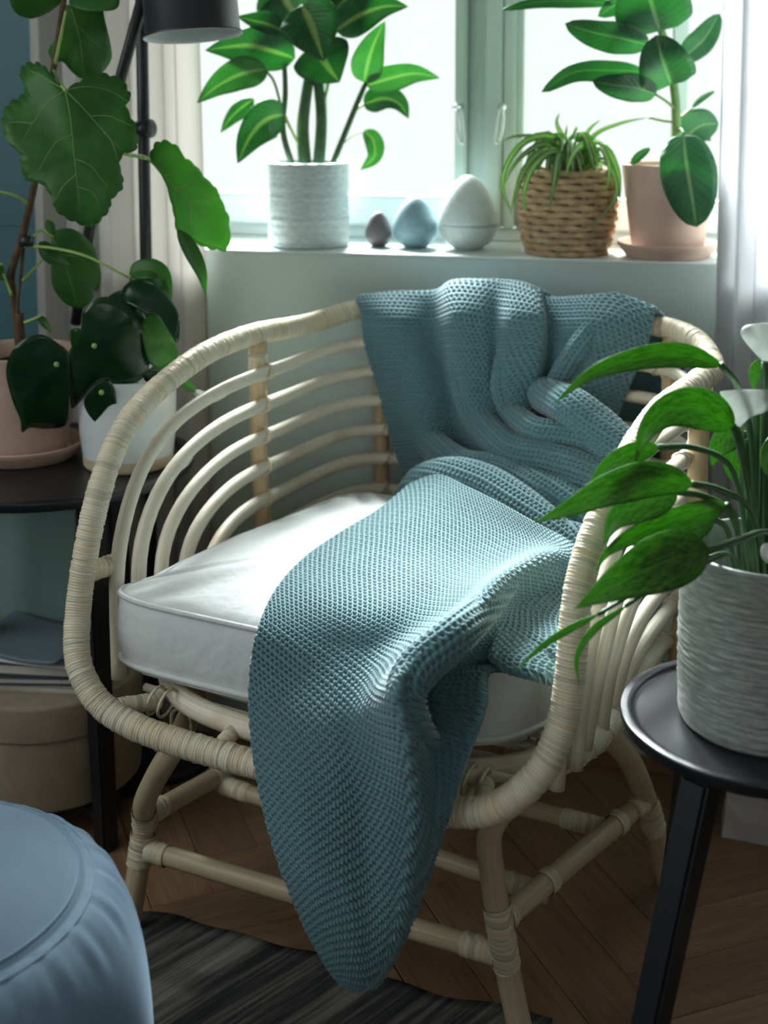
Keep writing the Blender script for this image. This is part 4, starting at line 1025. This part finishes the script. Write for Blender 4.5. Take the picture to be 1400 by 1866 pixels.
V, Fq, uv = lathe(pr[:6], 64); rot = Matrix.Rotation(math.radians(-5), 3, 'Y') @ Matrix.Rotation(math.radians(-6), 3, 'X')
tr = lambda V: np.array([rot @ Vector(v) for v in V]) + sh
shade = mesh_obj('lamp_shade', tr(V), Fq, M['blackm'], lamp, origin=LO)
V, Fq, uv = lathe(pr[6:], 64); mesh_obj('shade_lining', tr(V), Fq, M['shade_in'], shade, origin=LO)
V, Fq, uv = lathe([(0, .055), (.02, .058), (.028, .08), (.024, .105), (.014, .125), (.013, .165), (0, .165)], 24); mesh_obj('bulb', tr(V), Fq, M['shade_in'], shade, origin=LO)

# ------------------------------------------------------------------ things on the window sill
def sill_at(px, py): return at_z(px, py, SILL)
c = sill_at(563, 447); RD = 76/FPX*2.44
dief = thing('potted_dumb_cane', 'dumb cane plant with pale-ribbed leaves in a grey ribbed pot on the sill', 'plant', (*c[:2], SILL)); DO = (*c[:2], SILL)
hp = .152; zz = np.linspace(0, hp, 56); pr = [(0, 0), (RD*.93, 0)] + [(RD*(.985 + .004*math.sin(z*420) + rng.normal(0, .006)), z + .002) for z in zz] + [(RD*.95, hp + .004), (RD*.93, hp - .004), (RD*.92, hp - .02), (0, hp - .02)]
pot_body('pot', pr, M['pot_sill'], dief, 96); soil_disc(dief, RD*.925, hp - .022)
YD = 2.46
for P, r, m in (([(557, 312, YD), (552, 240, YD), (556, 190, YD - .01), (565, 130, YD)], .0125, 'darkstem'), ([(580, 312, YD), (586, 220, YD), (580, 150, YD), (575, 100, YD)], .0115, 'darkstem'),
    ([(536, 312, YD - .01), (516, 240, YD - .03), (520, 170, YD - .03), (518, 110, YD - .02)], .006, 'darkstem'), ([(601, 312, YD), (648, 195, YD + .0), (667, 150, YD)], .006, 'darkstem'),
    ([(518, 208, YD - .04), (530, 235, YD - .02), (548, 270, YD)], .0032, 'petiole'), ([(485, 130, YD - .06), (500, 150, YD - .04), (514, 200, YD - .03)], .003, 'stem'),
    ([(661, 240, YD), (645, 245, YD), (622, 265, YD)], .0016, 'petiole'), ([(598, 100, YD), (600, 140, YD), (590, 190, YD)], .0035, 'petiole'), ([(663, 190, YD + .02), (652, 198, YD + .01), (642, 212, YD)], .0028, 'petiole'),
    ([(617, 52, YD - .02), (595, 90, YD), (585, 140, YD)], .0035, 'petiole')):
    stalk(dief, DO, P, r, M[m])
for sp, w, m, shp, rl, fo in (
  ([(538, 106, YD - .02), (463, 84, YD - .06), (410, 86, YD - .10), (374, 92, YD - .12)], 42, 'dief', 'ovate', .2, .25),
  ([(487, 126, YD - .06), (440, 135, YD - .10), (395, 158, YD - .13), (359, 188, YD - .14)], 32, 'diefp', 'ovate', -.2, .2),
  ([(520, 208, YD - .04), (485, 218, YD - .08), (455, 250, YD - .11), (433, 298, YD - .12)], 38, 'dief', 'ovate', .2, .25),
  ([(463, 180, YD - .02), (440, 196, YD - .02), (420, 215, YD - .03), (402, 242, YD - .04)], 17, 'dief', 'ovate', .4, .3),
  ([(572, 84, YD - .06), (588, 108, YD - .075), (603, 130, YD - .08), (619, 150, YD - .08)], 58, 'dief', 'ovate', .1, .2),
  ([(550, 8, YD - .08), (566, 42, YD - .10), (578, 75, YD - .11), (590, 112, YD - .11)], 58, 'dief', 'ovate', -.1, .25),
  ([(612, 56, YD - .02), (655, 28, YD - .06), (700, 12, YD - .08), (744, 12, YD - .09)], 36, 'dief', 'ovate', .1, .2),
  ([(663, 150, YD), (672, 110, YD - .04), (684, 75, YD - .06), (702, 38, YD - .07)], 32, 'diefp', 'ovate', .1, .25),
  ([(668, 156, YD), (710, 143, YD - .03), (755, 134, YD - .05), (802, 142, YD - .06)], 27, 'diefp', 'ovate', -.1, .2),
  ([(662, 190, YD + .02), (700, 180, YD), (728, 190, YD - .02), (745, 216, YD - .03)], 27, 'dief', 'ovate', .3, .3),
  ([(663, 238, YD), (680, 255, YD - .01), (682, 285, YD - .02), (657, 310, YD - .02)], 18, 'diefp', 'ovate', .2, .2),
  ([(500, -40, YD), (520, 0, YD - .02), (545, 40, YD - .04), (566, 78, YD - .04)], 56, 'dief', 'ovate', -.2, .2),
  ([(520, 60, YD - .04), (490, 45, YD - .06), (460, 38, YD - .07), (432, 30, YD - .08)], 22, 'dief', 'ovate', -.5, .2),
  ([(560, 10, YD + .03), (510, 20, YD), (470, 55, YD - .02), (440, 70, YD - .04)], 30, 'dief', 'ovate', .3, .2),
  ([(600, 40, YD), (640, -10, YD - .03), (680, -40, YD - .06)], 45, 'dief', 'ovate', .1, .2),
  ([(590, 20, YD + .04), (600, -20, YD), (610, -60, YD)], 45, 'dief', 'ovate', .1, .2)):
    leaf(dief, DO, sp, w, M[m], shp, rl, fo, .06)
# eggs
def egg(name, label, px, py, wpx, hpx, m, lid):
    c = sill_at(px, py); k = np.linalg.norm(c - CO)/FPX; R = wpx*k; h = hpx*k
    o = thing(name, label, 'ornament', (*c[:2], SILL), 0, 'egg ornaments on the sill')
    t = np.linspace(0, 1, 40); z = (1 - np.cos(t*math.pi))/2; r = np.sin(t*math.pi)*(1 - .34*(z - .42)*1.6)
    r = np.maximum(r/r.max()*R, .0); z = z*h
    keep = z > h*.022; base = [(0, h*.022 - .0), (r[keep][0]*.98, h*.022)]
    pts = list(zip(r[keep], z[keep])); pts = [(a, b - h*.022) for a, b in base + pts]
    if lid:
        zs = h*.34; lo = [p for p in pts if p[1] <= zs]; hi = [p for p in pts if p[1] > zs]
        rr = np.interp(zs, [p[1] for p in pts], [p[0] for p in pts])
        pot_body('egg_base', lo + [(rr, zs - .0010), (rr*.97, zs)], M[m], o); pot_body('egg_lid', [(rr*.97, zs), (rr, zs + .0010)] + hi, M[m], o)
    else:
        pot_body('egg_body', pts[:-1] + [(0, pts[-1][1])], M[m], o)
    return o
egg('egg_ornament', 'small taupe egg ornament, smallest of three on the sill', 690, 449, 25, 66, 'egg_brown', False)
egg('egg_ornament', 'blue-grey egg ornament, middle one of three on the sill', 757, 451, 41, 97, 'egg_blue', False)
egg('egg_ornament', 'large pale celadon egg box with a seam, biggest of three on the sill', 853, 454, 54, 138, 'egg_white', True)
# basket with spider plant
c = sill_at(1033, 461); kB = np.linalg.norm(c - CO)/FPX
spid = thing('potted_spider_plant', 'striped spider plant in a woven seagrass basket on the sill', 'plant', (*c[:2], SILL)); SO = (*c[:2], SILL)
bh = 148*kB
def br(z): return kB*np.interp(z/bh, [0, .15, .45, .75, 1.0], [66, 74, 83, 84, 77])
pr = [(0, .001)] + [(br(z) - .004, z) for z in np.linspace(.001, bh, 12)] + [(br(bh) - .008, bh), (br(bh) - .010, bh*.9), (0, bh*.88)]
pot_body('basket_liner', pr, M['bark'], spid, 48)
for k in range(13):
    z = .005 + (bh - .006)*k/12; a = np.linspace(0, 2*math.pi, 132, endpoint=False); rr = br(z) + .0028*np.sin(11*a*1 + (k % 2)*math.pi + 0)
    P = np.stack([rr*np.cos(a), rr*np.sin(a), z + .0012*np.cos(11*a + k*math.pi)], 1); V, Fc, uv = tube(P, .0062, 8, True); mesh_obj('woven_strand', V, Fc, M['seagrass'], spid, uv=uv)
for k in range(22):
    a = 2*math.pi*k/22 + .07; P = [((br(z) - .0005)*math.cos(a), (br(z) - .0005)*math.sin(a), z) for z in np.linspace(.002, bh, 8)]
    V, Fc, uv = tube(np.array(P), .0030, 6); mesh_obj('basket_stake', V, Fc, M['seagrass'], spid, uv=uv)
bpx, bpy_, bY = 1040, 318, c[1]
def spl(pts, w, rl=.3): leaf(spid, SO, pts, w, M['spider'], 'strap', rl, .25, 0, 16, 2, thick=.0006)
for pts, w in (([(1040, 318, bY), (1080, 250, bY - .02), (1130, 225, bY - .03), (1182, 214, bY - .04)], 5), ([(1040, 318, bY), (1010, 250, bY - .05), (950, 262, bY - .08), (915, 330, bY - .08), (935, 395, bY - .07)], 8),
   ([(1040, 318, bY), (1000, 262, bY - .07), (945, 290, bY - .10), (912, 350, bY - .10)], 7), ([(1040, 318, bY), (1015, 275, bY - .08), (975, 300, bY - .11), (955, 350, bY - .11), (960, 392, bY - .10)], 8),
   ([(1045, 318, bY), (1060, 265, bY - .08), (1040, 290, bY - .12), (1030, 325, bY - .12)], 9), ([(1045, 318, bY), (1085, 262, bY - .06), (1110, 300, bY - .10), (1105, 352, bY - .10)], 8),
   ([(1045, 318, bY), (1095, 268, bY - .03), (1125, 310, bY - .06), (1130, 372, bY - .06)], 8), ([(1040, 315, bY), (1030, 260, bY), (1015, 225, bY), (1020, 205, bY)], 7), ([(1045, 315, bY), (1060, 262, bY), (1075, 235, bY), (1095, 218, bY)], 6),
   ([(1040, 318, bY), (1020, 280, bY - .09), (1010, 330, bY - .11), (1000, 388, bY - .10)], 8), ([(1050, 318, bY), (1100, 290, bY - .07), (1125, 350, bY - .09), (1090, 400, bY - .09), (1065, 415, bY - .10)], 6),
   ([(1040, 318, bY), (990, 255, bY - .01), (940, 248, bY), (905, 262, bY)], 5), ([(1040, 318, bY), (1000, 270, bY - .04), (955, 310, bY - .05), (930, 390, bY - .05)], 8)): spl(pts, w)
for k in range(40):
    a = 2*math.pi*k/40 + rng.uniform(-.1, .1); L = rng.uniform(45, 95); ex = math.cos(a)*L*.95; dy = math.sin(a)*.10
    hgt = rng.uniform(35, 75); drop = rng.uniform(-20, 55)
    spl([(bpx + rng.uniform(-8, 8), bpy_, bY), (bpx + ex*.45, bpy_ - hgt, bY + dy*.5), (bpx + ex*.85, bpy_ - hgt*.6, bY + dy*.9), (bpx + ex*1.05, bpy_ + drop*.6, bY + dy)], rng.uniform(5.5, 9), rng.uniform(-.6, .6))
for k in range(14):
    spl([(bpx + rng.uniform(-15, 15), bpy_, bY), (bpx + rng.uniform(-25, 25), 280, bY - .03), (bpx + rng.uniform(-40, 40), rng.uniform(225, 262), bY - .02)], rng.uniform(4, 7), rng.uniform(-.6, .6))
# rubber plant in terracotta
c = sill_at(1216, 468); c = c + WD*.008; kR = np.linalg.norm(c - CO)/FPX; RR = 84*kR
rub = terracotta('potted_rubber_plant', 'broad-leaved rubber plant in a terracotta pot on the right of the sill', c[:2], SILL, RR, 166*kR); RO = (*c[:2], SILL)
YR = c[1]
stalk(rub, RO, [(1236, 320, YR), (1234, 249, YR), (1230, 170, YR), (1218, 100, YR), (1205, 54, YR), (1188, 10, YR), (1175, -40, YR)], .0085, M['stem'], 'trunk', 10, .7)
for P in ([(1232, 200, YR), (1215, 185, YR - .02), (1195, 172, YR - .03)], [(1222, 120, YR), (1200, 95, YR - .02), (1178, 81, YR - .02)], [(1236, 240, YR), (1242, 235, YR - .03), (1247, 243, YR - .05)], [(1236, 218, YR), (1246, 210, YR), (1262, 196, YR)],
          [(1234, 222, YR), (1210, 220, YR), (1182, 214, YR)], [(1226, 130, YR), (1230, 120, YR), (1236, 108, YR)]):
    stalk(rub, RO, P, .0028, M['stem'], 'petiole')
for sp, w, rl, fo in (
  ([(1246, 244, YR - .05), (1252, 300, YR - .085), (1262, 360, YR - .095), (1270, 414, YR - .09)], 50, .1, .18),
  ([(1203, 56, YR - .02), (1192, 20, YR - .06), (1180, -20, YR - .08), (1165, -60, YR - .09)], 68, .1, .2),
  ([(1223, 154, YR - .02), (1214, 125, YR - .06), (1205, 98, YR - .08), (1196, 64, YR - .08)], 52, .0, .3),
  ([(1181, 82, YR - .02), (1135, 70, YR - .05), (1085, 60, YR - .07), (1030, 43, YR - .08)], 29, .3, .2),
  ([(1170, 130, YR - .02), (1110, 128, YR - .06), (1045, 132, YR - .09), (987, 168, YR - .10)], 20, .3, .3),
  ([(1196, 172, YR - .03), (1160, 160, YR - .06), (1120, 155, YR - .08), (1080, 148, YR - .09)], 26, .2, .2),
  ([(1236, 110, YR), (1262, 92, YR + .02), (1288, 65, YR + .03), (1312, 25, YR + .03)], 24, .2, .2),
  ([(1118, 6, YR), (1050, 2, YR - .03), (980, 4, YR - .05), (914, 18, YR - .06)], 12, .3, .3),
  ([(1247, 262, YR + .04), (1262, 240, YR + .05), (1282, 228, YR + .06), (1310, 225, YR + .06)], 34, .2, .2),
  ([(1262, 196, YR), (1280, 180, YR), (1303, 166, YR)], 5, .2, .2),
  ([(1150, 300, YR - .04), (1165, 285, YR - .04), (1185, 270, YR - .04)], 8, .2, .2),
  ([(1200, 30, YR + .02), (1160, -5, YR), (1120, 10, YR), (1090, 30, YR)], 22, .5, .2)):
    leaf(rub, RO, sp, w, M['ficus'], 'ficus', rl, fo, .05)

# ------------------------------------------------------------------ right side table with the peace lily
RZ = .50; RTC = np.array([.422, 1.421]); RTR = .159
rt = thing('side_table', 'black round side table in the right foreground under the peace lily', 'table', (*RTC, 0))
table_top(rt, RTR, RZ + .006)
def floor_hit(px, py, Y): return at_y(px, py, Y)
tl = at_y(1281, 1440, 1.325)[:2] - RTC; q = at_y(1187, 1866, 1.285); g_ = (q[:2] - RTC); sl_ = (g_ - tl)/(.478 - q[2]); ftl = tl + sl_*.478
for a in (0, 120, 240):
    c_, s_ = math.cos(math.radians(a)), math.sin(math.radians(a)); rt2 = lambda v: (v[0]*c_ - v[1]*s_, v[0]*s_ + v[1]*c_)
    table_leg(rt, rt2(tl), rt2(ftl), .034, RZ - .014)
lily = thing('potted_peace_lily', 'peace lily with variegated leaves and white spathes in a mottled grey pot', 'plant', (*RTC, RZ)); LYO = (*RTC, RZ)
RL = 166/FPX*1.43; hl = at_y(1395, 998, 1.421)[2] - RZ
nz, na = 120, 220; zz = np.linspace(0, 1, nz); aa = np.linspace(0, 2*math.pi, na, endpoint=False)
prof_r = RL*np.interp(zz, [0, .02, .06, .5, 1], [.93, .965, .985, 1.0, .985])
nz2 = rng.normal(size=(nz, na//6)); nz2 = np.repeat(nz2, 6, 1)[:, :na]; nz2 = np.pad(nz2, ((0, 0), (0, na - nz2.shape[1])), mode='wrap')
for _ in range(3): nz2 = (nz2 + np.roll(nz2, 1, 1) + np.roll(nz2, -1, 1))/3
nz2 = nz2*(.35 + .65*np.sin(zz*math.pi))[:, None] + .15*rng.normal(size=(nz, 1))
rr = prof_r[:, None] + .0007*nz2
V = np.stack([rr*np.cos(aa), rr*np.sin(aa), np.repeat((zz*hl)[:, None], na, 1)], -1).reshape(-1, 3)
extra = []
for (f, z) in ((.965, hl + .003), (.94, hl), (.93, hl - .02), (.93, hl*.64), (0.0, hl*.64)): extra.append(np.stack([RL*f*np.cos(aa), RL*f*np.sin(aa), np.full(na, z)], 1))
V = np.vstack([np.stack([0*aa, 0*aa, 0*aa], 1), V] + extra); K = len(V)//na
i = np.arange(K-1)[:, None]*na; j = np.arange(na)[None]; j2 = (j+1) % na; Fq = np.stack([i+j, i+j2, i+na+j2, i+na+j], -1).reshape(-1, 4)
uv = np.stack([np.tile(aa/(2*math.pi), K), np.repeat(np.linspace(0, hl, K), na)], 1)
mesh_obj('pot', V, Fq, M['pot_table'], lily, uv=uv); soil_disc(lily, RL*.92, hl*.66)
YL = 1.42
for P, r in (([(1314, 664, 1.38), (1345, 705, 1.40), (1368, 790, 1.42), (1380, 1010, 1.43)], .0028), ([(1336, 776, 1.37), (1352, 830, 1.39), (1368, 920, 1.41), (1378, 1020, 1.42)], .0030),
  ([(1200, 815, 1.34), (1260, 815, 1.36), (1320, 838, 1.38), (1345, 890, 1.40), (1365, 1010, 1.42)], .0026), ([(1262, 882, 1.33), (1310, 892, 1.36), (1365, 925, 1.39), (1390, 1010, 1.42)], .0028),
  ([(1232, 896, 1.34), (1285, 905, 1.36), (1330, 935, 1.39), (1358, 1020, 1.41)], .0028), ([(1325, 920, 1.37), (1342, 950, 1.39), (1352, 1030, 1.41)], .0028), ([(1290, 1004, 1.31), (1345, 985, 1.34), (1400, 970, 1.38), (1420, 1020, 1.41)], .0030),
  ([(1300, 945, 1.38), (1325, 965, 1.39), (1340, 1040, 1.41)], .0026), ([(1355, 786, 1.44), (1362, 850, 1.44), (1372, 1010, 1.44)], .0026), ([(1342, 780, 1.40), (1360, 860, 1.41), (1370, 1010, 1.42)], .0030), ([(1395, 660, 1.42), (1392, 800, 1.43), (1388, 1010, 1.43)], .0032),
  ([(1405, 700, 1.44), (1402, 850, 1.44), (1398, 1010, 1.44)], .004), ([(1378, 720, 1.45), (1380, 860, 1.45), (1380, 1010, 1.44)], .004), ([(1358, 800, 1.43), (1356, 900, 1.43), (1366, 1015, 1.43)], .0035), ([(1420, 700, 1.43), (1415, 850, 1.43), (1405, 1010, 1.43)], .004),
  ([(1090, 1120, 1.29), (1150, 1085, 1.31), (1240, 1040, 1.34), (1330, 1010, 1.38)], .0016), ([(1140, 1105, 1.30), (1200, 1065, 1.32), (1280, 1030, 1.35), (1340, 1015, 1.39)], .0016)):
    q_ = P[-1]; P = list(P) + [(q_[0]*.6 + 1395*.4, q_[1] + 95, q_[2]*.5 + .71)] if q_[1] > 980 else P
    stalk(lily, LYO, P, r*1.35, M['darkstem'], 'petiole')
for sp, w, rl, fo, asym in (
  ([(1316, 666, 1.38), (1245, 648, 1.36), (1160, 655, 1.34), (1075, 683, 1.33), (1009, 737, 1.33)], 24, -.1, .35, 1.0),
  ([(1338, 778, 1.37), (1280, 745, 1.35), (1220, 748, 1.33), (1178, 785, 1.32), (1158, 842, 1.32)], 38, .1, .25, 1.0),
  ([(1202, 816, 1.34), (1150, 826, 1.33), (1105, 852, 1.33), (1067, 892, 1.33)], 20, .2, .25, 1.0),
  ([(1264, 884, 1.33), (1190, 872, 1.31), (1110, 892, 1.30), (1040, 925, 1.30), (972, 953, 1.31)], 33, .15, .2, 1.0),
  ([(1236, 898, 1.34), (1180, 915, 1.33), (1125, 945, 1.325), (1100, 993, 1.32)], 32, -.1, .2, 1.0),
  ([(1326, 920, 1.37), (1250, 942, 1.34), (1170, 968, 1.32), (1108, 1005, 1.31), (1085, 1046, 1.31)], 25, .3, .3, 1.0),
  ([(1302, 945, 1.38), (1230, 975, 1.36), (1175, 998, 1.35), (1140, 1022, 1.35)], 27, -.2, .2, 1.0),
  ([(1294, 1004, 1.31), (1220, 1020, 1.28), (1135, 1058, 1.265), (1046, 1110, 1.26)], 50, .1, .18, 1.0),
  ([(1092, 1119, 1.29), (1040, 1145, 1.285), (985, 1180, 1.28), (938, 1224, 1.28)], 7, .2, .3, 1.0),
  ([(1142, 1104, 1.30), (1085, 1145, 1.295), (1052, 1195, 1.29), (1056, 1252, 1.29)], 7, .2, .3, 1.0),
  ([(1357, 786, 1.44), (1335, 790, 1.44), (1310, 815, 1.43), (1297, 852, 1.43)], 24, .2, .25, 1.0),
  ([(1386, 655, 1.43), (1376, 680, 1.43), (1374, 715, 1.43)], 12, .2, .25, 1.0),
  ([(1345, 880, 1.45), (1335, 840, 1.45), (1330, 800, 1.45)], 16, .2, .25, 1.0),
  ([(1420, 880, 1.36), (1400, 830, 1.38), (1405, 790, 1.40)], 16, .2, .25, 1.0)):
    leaf(lily, LYO, sp, w, M['lily'], 'lance', rl, fo, .05, 22, 4, asym)
outline_leaf(lily, LYO, [(1314, 721), (1320, 713), (1360, 710), (1405, 711), (1430, 720), (1405, 746), (1368, 760), (1342, 781), (1328, 757)], (1360, 735), 1.39, M['spathe'], (.03, .02), .026, .008, name='flower')
outline_leaf(lily, LYO, [(1351, 611), (1355, 596), (1375, 590), (1400, 588), (1425, 600), (1420, 640), (1402, 668), (1384, 652), (1366, 632)], (1388, 622), 1.42, M['spathe'], (.03, .02), .026, .008, name='flower')
leaf(lily, LYO, [(1402, 990, 1.33), (1396, 1008, 1.325), (1400, 1028, 1.325)], 11, M['spathe'], 'ovate', 0, .5, name='flower')

# ------------------------------------------------------------------ paper bag by the wall
bag = thing('paper_bag', 'pale crumpled paper bag standing on the floor behind the right table', 'bag', (.665, 2.055, 0))
bm = bmesh.new(); bmesh.ops.create_cube(bm, size=1); bmesh.ops.subdivide_edges(bm, edges=bm.edges[:], cuts=6, use_grid_fill=True)
for v in bm.verts:
    x, y, z = v.co; z = z + .5; v.co = Vector((x*.22*(1 - .06*z) , y*.12*(1 - .25*z), z*.20)); w_ = .35 + .65*z
    v.co += Vector((rng.normal(0, .0045), rng.normal(0, .0045), rng.normal(0, .003)*(z > .05)))*w_
V = np.array([v.co[:] for v in bm.verts]); Fc = [[v.index for v in f.verts] for f in bm.faces]; bm.free()
c_, s_ = math.cos(-.35), math.sin(-.35); V = np.stack([V[:, 0]*c_ - V[:, 1]*s_, V[:, 0]*s_ + V[:, 1]*c_, V[:, 2] - V[:, 2].min()], 1)
mesh_obj('bag_body', V, Fc, M['paper'], bag, smooth=False)
lp = crom([(-.04, -.02, .195), (-.03, -.03, .25), (.03, -.03, .25), (.04, -.02, .195)], 6); V, Fc, _ = tube(lp, .002, 6); mesh_obj('handle', V, Fc, M['paper'], bag)

# ------------------------------------------------------------------ velvet pouf
pf = thing('velvet_pouf', 'round blue velvet pouf in the left foreground with a gathered seam', 'pouf', (-.474, 1.262, .0065))
na = 240; a = np.linspace(0, 2*math.pi, na, endpoint=False)
P_r = [0, .05, .10, .14, .166, .172, .178, .190, .204, .217, .227, .234, .238, .238, .234, .226, .215, .20, 0]
P_z = [.426, .424, .417, .406, .394, .3895, .388, .382, .368, .345, .315, .275, .22, .16, .10, .06, .025, .004, .004]
tt2 = np.linspace(0, 1, len(P_r)); ts = np.linspace(0, 1, 110)
pr = crom(np.stack([P_r, P_z], 1), 6); K = len(pr)
ple = (.0024*np.sin(34*a + 1.3*np.sin(3*a)) + .0016*np.sin(57*a + 2*np.sin(2*a)))
V = []
for r_, z_ in pr:
    g = .8*math.exp(-((z_ - .372)/.022)**2)*(r_ > .175); V.append(np.stack([(r_ + ple*g*.5)*np.cos(a), (r_ + ple*g*.5)*np.sin(a), np.full(na, z_) + ple*g*.3], 1))
V = np.vstack(V); i = np.arange(K-1)[:, None]*na; j = np.arange(na)[None]; j2 = (j+1) % na
mesh_obj('upholstery', V, np.stack([i+j, i+na+j, i+na+j2, i+j2], -1).reshape(-1, 4), M['velvet'], pf)
for rr_, zz_, q in ((.1655, .3945, .0016), (.181, .3868, .0013)):
    V, Fc, uv = tube(np.stack([rr_*np.cos(a), rr_*np.sin(a), np.full(na, zz_)], 1), q, 8, True); mesh_obj('seam', V, Fc, M['velvet'], pf)

# ------------------------------------------------------------------ rug
e0 = at_z(270, 1670, 0)[:2]; e1 = at_z(910, 1835, 0)[:2]; ed = (e1 - e0)/np.linalg.norm(e1 - e0); en = np.array([ed[1], -ed[0]])
ra = math.atan2(ed[1], ed[0])
nu, nv = 160, 60; u = np.linspace(-.75, .60, nu); v = np.linspace(0, 1, nv)
edge = .008*np.sin(u*9) + .005*np.sin(u*23 + 1) + .003*np.sin(u*51)
UU = np.broadcast_to(u, (nv, nu)); VV = -(v[:, None]**1.0*1.0) + edge[None]*(1 - v[:, None])
ZZ = .004 + .0025*np.sin(UU*14 + VV*4)*np.exp(VV*6) + .0012
G = np.stack([UU, VV, ZZ], -1).reshape(-1, 3); i = np.arange(nv-1)[:, None]*nu; j = np.arange(nu-1)[None]
rug = mesh_obj('striped_rug', G, np.stack([i+j, i+nu+j, i+nu+j+1, i+j+1], -1).reshape(-1, 4), M['rug']); solid(rug, .004, -1)
rug.location = (float(e0[0]), float(e0[1]), 0); rug.rotation_euler = (0, 0, ra)
tag(rug, 'charcoal and beige striped flatweave rug on the oak floor', 'rug')
